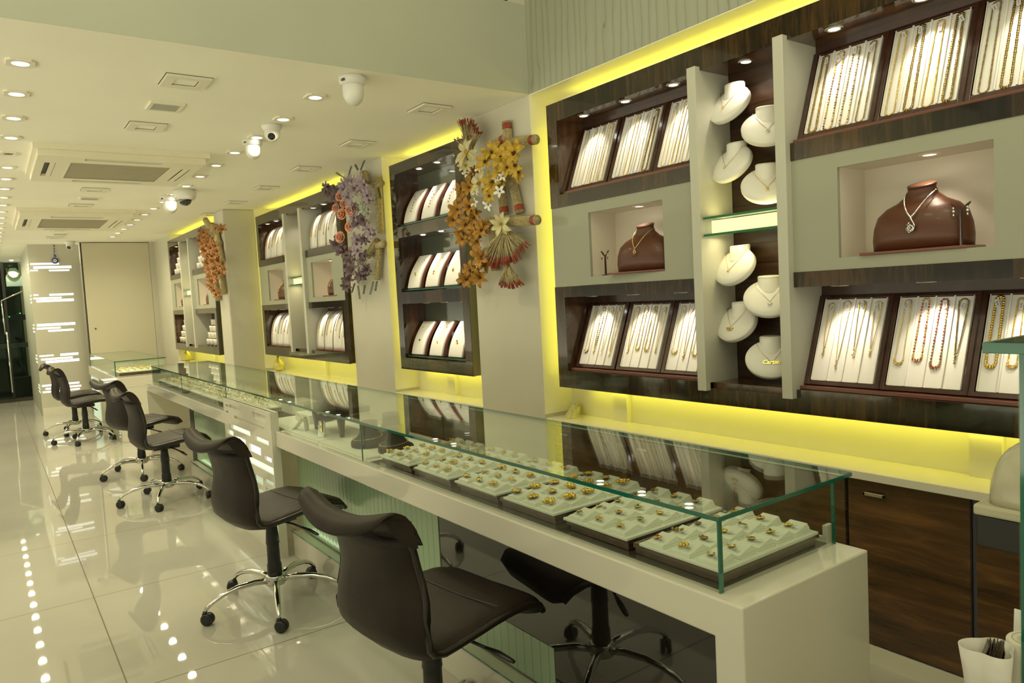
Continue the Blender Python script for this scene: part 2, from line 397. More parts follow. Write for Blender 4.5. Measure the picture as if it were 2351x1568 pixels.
niche(1, 0.45, 3.28, XW, XN, (2.79, 1.02)); niche(2, 3.925, 5.17, XW, XN, (4.55,)); niche(3, 5.90, 8.42, XW, XN, (7.05,))
niche(4, 8.80, 11.33, XF2, XF2 + 0.21, (10.0,))
# reveals painted like the niche
for y, x0, x1, s_ in ((3.28, XW, XN, -1), (3.925, XW, XN, 1), (5.17, XW, XN, -1), (5.90, XW, XN, 1), (8.42, XW - 0.02, XN, -1), (0.45, XW, XN, 1), (8.80, XF2, XF2 + .21, 1), (11.33, XF2, XF2 + .21, -1)):
    struct(bxo('trim_2', 'niche', x0 + 0.001, x1, min(y, y + s_ * 0.004), max(y, y + s_ * 0.004), 0.755, ZC - 0.001))
# ceiling of niche 1 (under the tall textured wall)
struct(bxo('trim_3', 'niche', XW + 0.001, XN, 0.45, 3.276, ZC - 0.006, ZC - 0.0005))
# far end: cream door panel, lit pillar, gap to the next room
struct(bxo('door_1', 'door_far', 1.216, 2.112, 12.505, 12.56, 0.012, ZC - 0.010, bevel=0.002))
m = MB().ball((1.30, 12.50, 1.27), 0.012); m.build('keyhole', 'camera_lens', bpy.data.objects['door_1'], world=True)
struct(bxo('wall_back', 'shadow_gap', 1.20, 2.3, 12.58, 12.64, 0, ZC))
struct(bxo('trim_4', 'wall', 2.115, XF2, 12.50, 12.58, 0, ZC))
struct(bxo('baseboard_back', 'laminate', 0.56, 1.20, 12.89, 12.9, 0.0, 0.13))
struct(bxo('wall_back_left', 'wall', -3.2, 2.9, 17.4, 17.5, 0, ZC))
struct(bxo('baseboard_left', 'step_dark', -3.2, 0.62, 15.80, 16.3, 0.0, 0.06))

# ================================================================== ceiling fittings
G_L = 'recessed square downlights in the row over the aisle'
def downlight(x, y, lit=True, sq=0.053, label='', group=None):
    t = thing('downlight', label, 'ceiling light', (x, y, ZC), 0, group)
    m = MB()
    n = 20; z0 = ZC - 0.008; r = 0.034
    # square plate with a round opening
    ring = [(x + r * math.cos(2 * PI * i / n), y + r * math.sin(2 * PI * i / n), z0) for i in range(n)]
    def sqp(a):
        c, s_ = math.cos(a), math.sin(a); k = sq / max(abs(c), abs(s_)); return (x + c * k, y + s_ * k, z0)
    out = [sqp(2 * PI * i / n) for i in range(n)]
    m.add(ring + out, [(i, (i + 1) % n, n + (i + 1) % n, n + i) for i in range(n)])
    up = [(p[0], p[1], ZC) for p in out]; m.add(out + up, [(i, (i + 1) % n, n + (i + 1) % n, n + i) for i in range(n)])
    inn = [(x + (p[0] - x) * 0.86, y + (p[1] - y) * 0.86, ZC - 0.0005) for p in ring]
    m.add(ring + inn, [(i, (i + 1) % n, n + (i + 1) % n, n + i) for i in range(n)])
    m.build('bezel', 'light_frame', t)
    MB().lathe([(r * 0.86, ZC - 0.004), (r * 0.6, ZC - 0.006), (0.001, ZC - 0.0065)], 16, (x, y, 0), cap=False).build('lens', 'lamp_white' if lit else 'ac_dark', t)
    if lit: lamp('downlight_source', 'SPOT', (x, y, ZC - 0.02), P_DOWN * (1.15 if y < 5.5 else 1.9 if y > 8 else 1.45), C_DOWN, t, spot_size=2.75, spot_blend=0.9, shadow_soft_size=0.04)
    return t
YR = [3.80 + 0.5205 * k for k in range(16)]
for k, y in enumerate(YR):
    lab = f'lit recessed downlight, {ORD[k]} from the high soffit in the row over the glass counters'
    downlight(1.512, y, True, label=lab, group='recessed downlights over the counters')
for k in range(24):
    y = 3.81 + 0.5205 * k
    if k == 0: lab = 'lit recessed downlight nearest the high soffit in the row over the open aisle'
    elif k == 4: lab = 'unlit dark recessed downlight in the row over the open aisle'
    elif k < 20: lab = f'lit recessed downlight, {ORD[k]} from the high soffit in the row over the aisle floor'
    else: lab = 'tiny far lit downlight at the distant end of the row over the aisle floor'
    downlight(0.203, y, k != 4, label=lab, group=G_L)
def panel_light(x, y, sx, sy, inner, label, group):
    t = thing('panel_light', label, 'ceiling light', (x, y, ZC), 0, group)
    m = MB(); m.slab_holes(x - sx, x + sx, y - sy, y + sy, [(x - sx * inner, x + sx * inner, y - sy * inner, y + sy * inner)], lambda u, v, f: (u, v, ZC - 0.012 * f))
    m.build('frame', 'light_frame', t)
    bxo('diffuser', 'ceiling', x - sx * inner, x + sx * inner, y - sy * inner, y + sy * inner, ZC - 0.005, ZC - 0.001, t)
    g_ = MB().slab_holes(x - sx - .004, x + sx + .004, y - sy - .004, y + sy + .004, [(x - sx, x + sx, y - sy, y + sy)], lambda u, v, f: (u, v, ZC - 0.0015 * f)); g_.build('shadow_gap', 'shadow_gap', t)
    g2 = MB().slab_holes(x - sx * inner - .0, x + sx * inner, y - sy * inner, y + sy * inner, [(x - sx * inner + .004, x + sx * inner - .004, y - sy * inner + .004, y + sy * inner - .004)], lambda u, v, f: (u, v, ZC - 0.0062 * f)); g2.build('inner_gap', 'shadow_gap', t)
    return t
for k in range(6):
    panel_light(2.19, 3.77 + k * 1.024, 0.09, 0.10, 0.58, f'unlit square panel light, {ORD[k]} from the soffit in the row beside the wall cabinets', 'square panel lights along the wall')
panel_light(0.865, 3.80, 0.10, 0.10, 0.55, 'unlit square panel light in mid ceiling, between the soffit and the speaker grille', 'mid ceiling panel lights')
panel_light(0.853, 4.80, 0.098, 0.10, 0.55, 'unlit square panel light in mid ceiling, just before the larger air conditioner', 'mid ceiling panel lights')
panel_light(0.85, 7.34, 0.098, 0.10, 0.55, 'unlit square panel light just behind the larger air conditioner', 'mid ceiling panel lights')
panel_light(0.84, 8.39, 0.098, 0.10, 0.55, 'unlit square panel light just before the smaller far air conditioner', 'mid ceiling panel lights')
panel_light(0.82, 10.75, 0.098, 0.10, 0.55, 'faint square panel light just behind the far air conditioner', 'mid ceiling panel lights')
panel_light(0.84, 11.75, 0.098, 0.10, 0.55, 'faint square panel light closest to the lit end pillar', 'mid ceiling panel lights')
for y, l in ((4.30, 'grey mesh ceiling speaker between two square panel lights near the soffit'), (7.88, 'grey mesh ceiling speaker between the two air conditioners'), (11.3, 'small faint ceiling speaker behind the far air conditioner')):
    t = thing('ceiling_speaker', l, 'speaker', (0.866, y, ZC), 0, 'ceiling speakers')
    MB().slab_holes(0.782, 0.950, y - 0.085, y + 0.085, [(0.800, 0.932, y - .066, y + .066)], lambda u, v, f: (u, v, ZC - 0.010 * f)).build('frame', 'light_frame', t, bevel=0.003)
    bxo('grille', 'speaker_mesh', 0.800, 0.932, y - .066, y + .066, ZC - 0.008, ZC - 0.001, t)
def cassette(x0, x1, y0, y1, label):
    t = thing('air_conditioner', label, 'air conditioner', ((x0 + x1) / 2, (y0 + y1) / 2, ZC), 0, 'ceiling cassette air conditioners')
    zb = ZC - 0.075; xm, ym = (x0 + x1) / 2, (y0 + y1) / 2; hx, hy = (x1 - x0) / 2, (y1 - y0) / 2
    m = MB().slab_holes(x0, x1, y0, y1, [], lambda u, v, f: (u, v, ZC - 0.035 * f)); m.build('mount_frame', 'ac_white', t, bevel=0.004)
    U = lambda a: xm + a * hx
    V = lambda a: ym + a * hy
    holes = [(U(-.45), U(.45), V(-.86), V(-.74)), (U(-.45), U(.45), V(.74), V(.86)), (U(-.86), U(-.74), V(-.5), V(.5)), (U(.74), U(.86), V(-.5), V(.5)), (U(-.58), U(.58), V(-.58), V(.58))]
    MB().slab_holes(x0 + .025, x1 - .025, y0 + .025, y1 - .025, holes, lambda u, v, f: (u, v, ZC - 0.03 - 0.045 * f)).build('face_panel', 'ac_white', t, bevel=0.003)
    g = MB().box(U(-.58), U(.58), V(-.58), V(.58), zb + 0.004, zb + 0.010)
    g.build('intake_grille', 'ac_grille', t)
    r = MB()
    for k in range(28): r.box(U(-.575), U(.575), V(-.57 + 1.14 * k / 28) , V(-.57 + 1.14 * k / 28) + 0.008, zb + 0.0005, zb + 0.005)
    r.build('grille_slats', 'ac_grille', t)
    gp = MB().slab_holes(U(-.60), U(.60), V(-.60), V(.60), [(U(-.58), U(.58), V(-.58), V(.58))], lambda u, v, f: (u, v, zb - .001 + .004 * (1 - f))); gp.build('grille_rim', 'ac_white', t)
    for i, h in enumerate(holes[:4]):
        bxo('vent_slot', 'ac_dark', h[0], h[1], h[2], h[3], zb + 0.020, zb + 0.028, t)
        lv = MB()
        if i == 2: lv.box(h[0] + .035, h[0] + .06, h[2], h[3], zb - .002, zb + .014)
        elif i == 3: lv.box(h[0] + .015, h[1] - .015, h[2], h[3], zb - .001, zb + .006)
        else: lv.box(h[0] + .01, h[1] - .01, (h[2] + h[3]) / 2 - .004, (h[2] + h[3]) / 2 + .004, zb, zb + .012)
        lv.build('louver', 'ac_white', t)
    return t
cassette(0.315, 1.37, 5.47, 6.56, 'larger nearer cassette air conditioner with a beige intake grille, in the ceiling')
cassette(0.315, 1.37, 8.66, 10.15, 'farther cassette air conditioner in the ceiling towards the lit end pillar')
def dome(x, y, kind, label, aim=0.0, s=1.0):
    t = thing('security_camera', label, 'security camera', (x, y, ZC), 0, 'ceiling security cameras')
    z = lambda h: ZC - h * s
    if kind == 'bulb':
        MB().lathe([(.052 * s, z(0)), (.055 * s, z(.012)), (.050 * s, z(.030)), (.041 * s, z(.036))], 24, (x, y, 0)).build('mount', 'plastic_white', t)
        MB().lathe([(.041 * s, z(.034)), (.042 * s, z(.050)), (.040 * s, z(.075)), (.032 * s, z(.095)), (.018 * s, z(.108)), (.001, z(.112))], 24, (x, y, 0), cap=False).build('dome', 'plastic_white', t)
        bxo('brand_plate', 'plastic_grey', x - .054 * s, x - .046 * s, y - .030 * s, y - .012 * s, z(.026), z(.018), t)
    elif kind == 'eye':
        MB().lathe([(.055 * s, z(0)), (.055 * s, z(.012)), (.045 * s, z(.030)), (.038 * s, z(.040))], 24, (x, y, 0)).build('mount', 'plastic_white', t)
        MB().ball((x, y, z(.050)), .042 * s, seg=20, rings=12).build('ball', 'plastic_white', t)
        d = Vector((-0.35, -0.80, -0.45)).normalized(); c = Vector((x, y, z(.050)))
        q = MB(Matrix.Translation(c) @ d.to_track_quat('Z', 'Y').to_matrix().to_4x4())
        q.lathe([(.026 * s, .034 * s), (.026 * s, .046 * s), (.020 * s, .046 * s)], 18, cap=False); q.build('lens_ring', 'plastic_white', t)
        q = MB(Matrix.Translation(c) @ d.to_track_quat('Z', 'Y').to_matrix().to_4x4())
        q.lathe([(.021 * s, .043 * s), (.012 * s, .044 * s), (.001, .0445 * s)], 18, cap=False); q.build('lens', 'camera_lens', t)
    else:
        MB().lathe([(.062 * s, z(0)), (.066 * s, z(.02)), (.060 * s, z(.045)), (.050 * s, z(.058))], 24, (x, y, 0)).build('mount', 'plastic_white', t)
        MB().ball((x, y, z(.055)), .038 * s, seg=20, rings=10, sc=(1, 1, 1.0)).build('dome', 'camera_lens', t)
    return t
dome(1.55, 3.40, 'bulb', 'nearest white dome camera, hanging beside the soffit edge', s=1.25)
dome(1.50, 4.50, 'eye', 'white ball camera with a round black lens, beside a white dome camera', s=1.1)
dome(1.512, 4.94, 'bulb', 'white dome camera with a glossy bulb just behind the round lens camera', s=1.15)
dome(1.55, 7.18, 'smoke', 'white camera with a dark glossy dome, farther down the ceiling', s=1.55)
dome(1.50, 7.58, 'bulb', 'farthest white dome camera, behind the dark domed one', s=1.5)
dome(1.06, 12.4, 'eye', 'small white ball camera above the lit slots of the end pillar', s=1.3)

# ================================================================== wall cabinets
def spot(t, x, y, z, p, r=0.026, tilt=0.0, warm=False, rim='chrome', size=1.15, up=0.010):
    MB().lathe([(r * .80, z - .001), (r * .95, z - .004), (r * 1.25, z - .003), (r * 1.3, z)], 20, (x, y, 0), cap=False).build('spotlight_rim', rim, t)
    MB().lathe([(r * .80, z - .0015), (r * .5, z - .003), (.001, z - .0032)], 14, (x, y, 0), cap=False).build('spotlight_lens', 'lamp_warm' if warm else 'lamp_white', t)
    lamp('spotlight_source', 'SPOT', (x, y, z - .012), p, C_SPOT, t, rot=(0, -tilt, 0), spot_size=size * 2, spot_blend=0.75, shadow_soft_size=0.015)
def cove(t, rows):
    """yellow LED strips fixed behind the cabinet edges, each one a thin box with a matching light"""
    for (x, y, z, ln, axis, rot) in rows:
        h = 0.004
        if axis == 'y': m = MB().box(x - h, x + h, y - ln / 2, y + ln / 2, z - .002, z + .002)
        else: m = MB().box(x - h, x + h, y - .002, y + .002, z - ln / 2, z + ln / 2)
        m.build('light_strip', 'niche', t)
        off = {'up': (0, 0, .006), 'down': (0, 0, -.006), 'far': (0, .006, 0), 'near': (0, -.006, 0)}[rot]
        ro = {'up': (PI, 0, 0), 'down': (0, 0, 0), 'far': (PI / 2, 0, 0), 'near': (-PI / 2, 0, 0)}[rot]
        l = lamp('light_strip_source', 'AREA', (x + off[0], y + off[1], z + off[2]), P_COVE * ln, C_COVE, t, rot=ro, shape='RECTANGLE')
        l.data.energy *= {'up': .72, 'down': .85}.get(rot, 1.0)
        if axis == 'y': l.data.size = 0.02; l.data.size_y = ln
        else: l.data.size = 0.02; l.data.size_y = ln
def wall_cabinet(xf, xb, y0, b0, b1, a0, a1, y1, label, near=False, spots=3, ps=1.0):
    t = thing('display_cabinet', label, 'display cabinet', (xf, (y0 + y1) / 2, 0.925), 0, 'wood fronted wall display cabinets')
    Z0, Z1, Z2, Z3, Z4, Z5, Z6 = 0.925, 1.02, 1.42, 1.478, 1.905, 1.972, 2.362; Z7 = 2.46
    e = 0.08
    holes = [(a1, y1 - e, Z1, Z2), (a1, y1, Z3, Z4), (a1, y1 - e, Z5, Z6), (b1, a0, .995, Z6), (y0 + e, b0, Z1, Z2), (y0, b0, Z3, Z4), (y0 + e, b0, Z5, Z6), (a0, a1, Z1, Z6), (b0, b1, Z1, Z6)]
    MB().slab_holes(y0, y1, Z0, Z7, holes, lambda u, v, f: (xf + .02 * f, u, v)).build('front_frame', 'wood_front', t)
    m = MB(); X0 = xf + .0205
    m.box(X0, xb, y0, y1, Z6, Z7 - .002); m.box(X0, xb, y0, y1, Z0 + .002, Z1 - .001)
    for c0, c1 in ((a1, y1), (y0, b0)):
        m.box(X0, xb, c0, c1, Z4 + .001, Z5 - .001); m.box(X0, xb, c0, c1, Z2 + .001, Z3 - .001)
    m.box(X0, xb, y1 - e * .98, y1 - e * .60, Z1, Z2); m.box(X0, xb, y1 - e * .98, y1 - e * .60, Z5, Z6)
    m.box(X0, xb, y0 + e * .60, y0 + e * .98, Z1, Z2); m.box(X0, xb, y0 + e * .60, y0 + e * .98, Z5, Z6)
    m.build('carcass', 'wood_inside', t)
    bxo('back_panel', 'mahogany', xb - .012, xb - .002, a1, y1 - e, Z1, Z6, t); bxo('back_panel', 'mahogany', xb - .012, xb - .002, y0 + e, b0, Z1, Z6, t)
    m = MB().box(xb - .012, xb - .001, b1, a0, .995, Z6); m.build('plank_back', 'plank_wall', t)
    bxo('side_panel', 'wood_front', xf + .003, xb, y0 - .0005, y0 + .004, Z0 + .002, Z7 - .002, t)
    # cream panels with lit niches
    for c0, c1 in ((a1, y1 - .0), (y0 + .0, b0)):
        cy = (c0 + c1) / 2; n0, n1 = cy - .257 * (c1 - c0) / 1.0 - (.04 if c0 > b1 else 0) - (0 if c0 > b1 else -.07), 0
        n0 = cy - .255; n1 = cy + .255
        if c0 > b1: n0 -= .05; n1 -= .05
        else: n0 += .065; n1 += .065
        MB().slab_holes(c0 + .0005, c1, Z3 + .0005, Z4 - .0005, [(n0, n1, 1.522, 1.85)], lambda u, v, f: (xf + .004 + .016 * f, u, v)).build('cream_panel', 'panel_cream', t)
        q = MB(); X1 = xf + .0205; X2 = xb - .014
        q.box(X1, X2, n0 - .01, n0, 1.512, 1.86); q.box(X1, X2, n1, n1 + .01, 1.512, 1.86); q.box(X1, X2, n0, n1, 1.512, 1.522); q.box(X1, X2, n0, n1, 1.85, 1.86); q.box(X2, X2 + .008, n0 - .01, n1 + .01, 1.512, 1.86)
        q.build('niche_box', 'niche_inside', t)
        spot(t, xf + .085, (n0 + n1) / 2 - .03, 1.85, P_SPOT * .55 * ps, warm=True, tilt=.1, size=.75, rim='light_frame')
    for f0, f1 in ((a0, a1), (b0, b1)):
        bxo('divider', 'fin_white', xf - .03, xb - .013, f0, f1, .985, 2.378, t, bevel=.002)
    # lit glass light box between the dividers
    g = MB()
    for z in (1.655, 1.728): g.box(xf - .012, xb - .02, b1 + .002, a0 - .002, z, z + .010)
    g.build('glass_shelf', 'glass', t)
    g = MB()
    for z in (1.655, 1.728): g.box(xf - .0135, xf - .0118, b1 + .002, a0 - .002, z, z + .010)
    g.build('glass_rim', 'glass_edge_lit', t)
    bxo('light_box', 'light_box', xf + .02, xf + .10, b1 + .02, a0 - .02, 1.668, 1.722, t)
    lamp('light_box_source', 'AREA', (xf + .06, (b1 + a0) / 2, 1.65), .45, (1, .85, .45), t, shape='RECTANGLE', size=.08, size_y=.34)
    lamp('light_box_source', 'AREA', (xf + .06, (b1 + a0) / 2, 1.745), .30, (1, .85, .30), t, rot=(PI, 0, 0), shape='RECTANGLE', size=.08, size_y=.34)
    spot(t, xf + .085, (b1 + a0) / 2 + .015, Z6, P_SPOT * .55 * ps, tilt=.12)
    for sy0, sy1 in ((a1, y1 - e), (y0 + e, b0)):
        for k in range(spots):
            y = sy0 + (sy1 - sy0) * (k + .5) / spots
            for z in (Z6, Z2): spot(t, xf + .060, y, z, P_SPOT * ps, tilt=.34, size=.62)
    cove(t, [(xb - .05, (y0 + y1) / 2, Z7 + .004, (y1 - y0) * .97, 'y', 'up'), (xb - .05, (y0 + y1) / 2, Z0 - .004, (y1 - y0) * .97, 'y', 'down'), (xb - .05, y1 + .004, (Z0 + Z7) / 2, 1.45, 'z', 'far')])
    if not near: cove(t, [(xb - .05, y0 - .006, (Z0 + Z7) / 2, 1.45, 'z', 'near')])
    return t
wall_cabinet(2.55, XN, .655, 1.667, 1.712, 2.087, 2.134, 3.135, 'nearest large wall cabinet with dark wood frames, cream panels and white dividers', near=True)
wall_cabinet(2.51, XN - .04, 5.945, 6.830, 6.885, 7.285, 7.335, 8.300, 'wall cabinet with curved white pads behind the lilac flower arrangement')
wall_cabinet(2.155, XF2 + .17, 8.87, 9.90, 9.95, 10.40, 10.45, 11.28, 'farthest wall cabinet with stacks of white ring stands behind the rust flower arrangement', spots=2, ps=.9)

def narrow_cabinet():
    xf, xb, y0, y1 = 2.55, XN, 4.022, 5.045
    t = thing('display_cabinet', 'narrow three-shelf dark wood cabinet beside the yellow flower arrangement', 'display cabinet', (xf, 4.53, .925), 0, 'wood fronted wall display cabinets')
    rows = ((1.015, 1.423), (1.511, 1.915), (1.997, 2.388))
    e = .083
    MB().slab_holes(y0, y1, .928, 2.465, [(y0 + e, y1 - e, a, b) for a, b in rows], lambda u, v, f: (xf + .02 * f, u, v)).build('front_frame', 'wood_front', t)
    m = MB(); X0 = xf + .0205
    for a, b in ((.93, 1.014), (1.424, 1.510), (1.916, 1.996), (2.389, 2.463)): m.box(X0, xb - .002, y0, y1, a, b)
    m.box(X0, xb - .002, y0 + .012, y0 + e, .93, 2.46); m.box(X0, xb - .002, y1 - e, y1 - .002, .93, 2.46)
    m.build('carcass', 'wood_inside', t)
    bxo('side_panel', 'side_shade_olive', xf + .003, xb, y0 - .001, y0 + .012, .93, 2.462, t)
    for a, b in rows:
        bxo('back_mirror', 'back_mirror', xb - .014, xb - .004, y0 + e, y1 - e, a, b, t)
        bxo('shelf_glass', 'glass', xf + .03, xb - .02, y0 + e, y1 - e, a + .010, a + .018, t)
        bxo('glass_rim', 'glass_edge', xf + .028, xf + .03, y0 + e, y1 - e, a + .010, a + .018, t)
        for y in (4.66, 4.40, 4.14): spot(t, xf + .055, y + .02, b, P_SPOT * 1.0, tilt=.26, size=.66)
    cove(t, [(xb - .05, 4.53, 2.469, 1.0, 'y', 'up'), (xb - .05, 4.53, .924, 1.0, 'y', 'down'), (xb - .05, y1 + .004, 1.7, 1.45, 'z', 'far')])
    return t
pm('side_shade_olive', (0.28, 0.26, 0.12), 0.35)  # side face in backlit shade, the shade put into its colour
pm('back_mirror', (0.10, 0.115, 0.085), 0.10, coat=1.0, spec=0.9)
narrow_cabinet()
# ------------------------------------------------------------------ white worktops and base cabinets along the wall
def worktop(x0, x1, y0, y1, label, z=.737):
    return tag(bxo('worktop', 'laminate', x0, x1, y0, y1, z - .030, z, bevel=.002), label, 'worktop', 'white worktops under the wall cabinets')
worktop(2.545, XN - .001, .452, 3.262, 'long white worktop lit yellow under the nearest wall cabinet')
worktop(2.548, XN - .001, 3.931, 5.164, 'white worktop lit yellow under the narrow three-shelf cabinet')
worktop(2.500, XN - .001, 5.906, 8.395, 'white worktop lit yellow under the cabinet with curved pads')
worktop(2.150, XF2 + .209, 8.806, 11.325, 'white worktop under the farthest wall cabinet', .75)
def base_cab(xf, y0, y1, doors, label, z=.705):
    t = thing('base_cabinet', label, 'cabinet', (xf + .1, (y0 + y1) / 2, 0), 0, 'dark wood base cabinets')
    bxo('body', 'plastic_black', xf + .018, XN, y0, y1, .07, z, t)
    bxo('plinth', 'laminate', xf - .004, xf + .018, y0, y1, 0.0, .069, t)
    for i, (a, b) in enumerate(doors):
        d = bxo('door', 'wood_base', xf, xf + .018, a + .002, b - .002, .075, z - .004, t, bevel=.0015)
        hy = b - .06 - .05
        h = MB().box(xf - .022, xf - .014, hy - .04, hy + .04, .645, .657); h.box(xf - .022, xf, hy - .04, hy - .032, .645, .657); h.box(xf - .022, xf, hy + .032, hy + .04, .645, .657)
        h.build('handle', 'chrome', d, bevel=.001)
    return t
base_cab(2.59, 1.065, 1.490, [(1.065, 1.490)], 'dark wood base cabinet with a chrome handle, right of the counter end')
base_cab(2.59, .455, 1.050, [(.455, 1.050)], 'dark wood base cabinet nearest the beige machine')
base_cab(2.59, 1.500, 3.255, [(1.50, 2.05), (2.07, 2.65), (2.67, 3.255)], 'long dark wood base cabinet behind the glass counter')
base_cab(2.60, 3.935, 5.16, [(3.935, 4.54), (4.55, 5.16)], 'dark wood base cabinet under the narrow three-shelf cabinet')
base_cab(2.56, 5.91, 8.39, [(5.91, 6.7), (6.71, 7.5), (7.51, 8.39)], 'dark wood base cabinet under the cabinet with curved pads')

# ================================================================== glass counters
DX0, DX1, DZ = 1.285, 1.804, 0.741
def counter_near():
    t = thing('display_counter', 'long white counter nearest the camera, under the glass case with pendant trays', 'counter', (DX0, 2.58, 0))
    prof = [(.986, 0), (1.066, 0), (1.066, .650), (4.172, .650), (4.172, DZ), (.986, DZ)]
    m = MB(); k = len(prof); m.add([(DX0, a, b) for a, b in prof] + [(DX1, a, b) for a, b in prof], [tuple(range(k)), tuple(range(2 * k - 1, k - 1, -1))] + [(i, k + i, k + (i + 1) % k, (i + 1) % k) for i in range(k)])
    m.build('desk_shell', 'laminate', t, bevel=.004)
    bxo('body', 'laminate', 1.412, DX1 - .003, 1.0665, 4.17, 0, .6495, t)
    m = MB().box(1.398, 1.411, 2.53, 4.17, .15, .6495); m.box(1.398, 1.411, 1.815, 2.53, .15, .302); m.build('ribbed_panel', 'ribbed_green', t)
    m = MB().box(1.400, 1.4115, 1.0665, 2.5295, .3025, .6495); m.box(1.400, 1.4115, 1.0665, 1.8145, .0, .302); m.build('dark_glass_panel', 'mirror_dark', t, label='dark mirror-like panel under the counter')
    bxo('foot_ledge', 'laminate', 1.343, 1.3975, 1.816, 4.17, 0, .142, t, bevel=.002)
    bxo('ledge_glass', 'glass', 1.338, 1.397, 1.816, 4.17, .1425, .1485, t)
    bxo('ledge_glass_rim', 'glass_edge', 1.3365, 1.338, 1.816, 4.17, .1425, .1485, t)
    k = MB().box(1.336, 1.343, 1.700, 1.722, .075, .095)
    # added lamp aimed up from the ledge, standing in for bounce on the ribs
    lamp('rib_bounce_source', 'AREA', (1.366, 3.3, .152), 0.25, (.80, 1.0, .62), t, rot=(PI, 0, 0), shape='RECTANGLE', size=.02, size_y=1.6)
    return t
counter_near()
def counter_far():
    t = thing('display_counter', 'white counter farther down the shop, beyond the lit slotted panel', 'counter', (DX0, 6.85, 0))
    MB().box(DX0, DX1, 5.202, 8.45, .655, DZ).build('top_slab', 'laminate', t, bevel=.004)
    bxo('body', 'laminate', 1.412, DX1 - .003, 5.202, 6.95, 0, .6545, t)
    bxo('end_panel', 'laminate', DX0, DX1, 8.37, 8.45, 0, .6545, t)
    bxo('ribbed_panel', 'ribbed_green', 1.398, 1.411, 5.202, 6.80, .15, .6545, t)
    bxo('dark_post', 'plastic_black', 1.395, 1.411, 6.81, 6.95, 0, .6545, t)
    bxo('foot_ledge', 'laminate', 1.343, 1.3975, 5.202, 6.80, 0, .142, t, bevel=.002)
    bxo('ledge_glass_rim', 'glass_edge', 1.3365, 1.343, 5.202, 6.80, .1425, .1485, t)
    lamp('rib_bounce_source', 'AREA', (1.366, 6.0, .152), 0.25, (.72, 1.0, .55), t, rot=(PI, 0, 0), shape='RECTANGLE', size=.02, size_y=1.5)  # added light again, for bounce on the far ribbed panel
    return t
counter_far()
def slot_panel():
    t = thing('slotted_light_panel', 'white panel with rows of glowing rectangular slots between the two long counters', 'light panel', (1.262, 4.69, 0))
    lit = [(4.60, 5.035, .660, .690, 1), (4.995, 5.142, .612, .642, 1), (4.718, 4.952, .593, .622, 2), (4.237, 4.513, .652, .678, 1), (4.405, 4.650, .568, .614, 2), (4.205, 4.338, .557, .581, 2),
           (4.183, 4.765, .488, .529, 1), (4.407, 4.592, .385, .431, 0), (4.200, 4.388, .416, .440, 0), (4.80, 5.142, .525, .569, 1), (4.410, 4.552, .330, .352, 0), (4.62, 5.10, .440, .465, 1), (4.20, 4.37, .345, .39, 0),
           (4.66, 4.92, .36, .40, 0), (4.25, 4.7, .26, .30, 1), (4.8, 5.12, .28, .32, 1), (4.22, 4.45, .16, .20, 0), (4.6, 5.1, .17, .21, 1)]
    dull = [(4.793, 5.055, .798, .820), (4.262, 4.532, .785, .825), (4.31, 4.742, .737, .753), (4.73, 4.947, .736, .756), (5.07, 5.148, .800, .813), (5.077, 5.15, .757, .769)]
    MB().slab_holes(4.176, 5.199, 0, .850, [q[:4] for q in lit] + dull, lambda u, v, f: (1.262 + .013 * f, u, v)).build('face_board', 'laminate', t)
    m = MB().box(1.2755, 1.283, 4.176, 5.199, .70, .850); m.box(1.262, 1.309, 4.1745, 4.176, 0, .85); m.box(1.2755, 1.309, 5.1975, 5.199, 0, .85); m.box(1.2755, 1.309, 4.176, 5.199, .842, .85); m.build('backing', 'laminate', t)
    bxo('inner_box', 'laminate', 1.290, 1.309, 4.176, 5.1975, 0, .842, t)
    for i, (a, b, c, d, k) in enumerate(lit):
        bxo('light_slot', ('slot_dim', 'slot_glow', 'slot_glow_hot')[k], 1.2758, 1.2868, a, b, c, d, t)
    return t
slot_panel()
def showcase(name, x0, x1, y0, y1, z0, z1, joints, label, ends=(True, True), over=.004, gap=0.0):
    """glass box of upright panes under one top sheet; the cut edges are green"""
    t = thing(name, label, 'glass showcase', ((x0 + x1) / 2, (y0 + y1) / 2, z0))
    g = .010; zt = z1 - .010
    ys = [y0] + joints + [y1]
    for a, b in zip(ys, ys[1:]):
        p = bxo('front_pane', 'glass', x0 + .001, x0 + g, a + .001, b - .001, z0 + .0005, zt - .001, t)
        e = MB().box(x0, x0 + .0035, a + .0005, a + .0035, z0 + .0005, zt - .001); e.box(x0, x0 + .0035, b - .0035, b - .0005, z0 + .0005, zt - .001)
        if a == y0: e.box(x0 - .001, x0 + .011, a - .001, a + .004, z0 + .0005, zt - .001)
        e.build('cut_edge', 'glass_edge', p)
        bxo('back_pane', 'glass', x1 - .020, x1 - .012, a + .002, b - .002, z0 + .0005, zt - .001, t)
        q = bxo('top_pane', 'glass', x0 - over + .001, x1, a + .001, b - .001, zt, z1 - .001, t)
        e = MB().box(x0 - over - .001, x0 - over + .001, a, b, zt - .001, z1 - .0005)
        if a == y0: e.box(x0 - over - .001, x1, a - .005, a - .003, zt - .001, z1 - .0005)
        if b == y1: e.box(x0 - over - .001, x1, b + .001, b + .003, zt - .001, z1 - .0005)
        e.box(x1, x1 + .0015, a, b, zt - .001, z1 - .0005)
        e.build('cut_edge', 'glass_edge', q)
    if ends[0]:
        p = bxo('end_pane', 'glass', x0 + g, x1 - .08, y0, y0 + .008, z0 + .0005, zt - .001, t)
        e = MB().box(x1 - .0835, x1 - .0795, y0 - .0005, y0 + .0085, z0 + .0005, zt - .001); e.build('cut_edge', 'glass_edge', p)
    if ends[1]: bxo('end_pane', 'glass', x0 + g, x1 - .03, y1 - .008, y1, z0 + .0005, zt - .001, t)
    return t
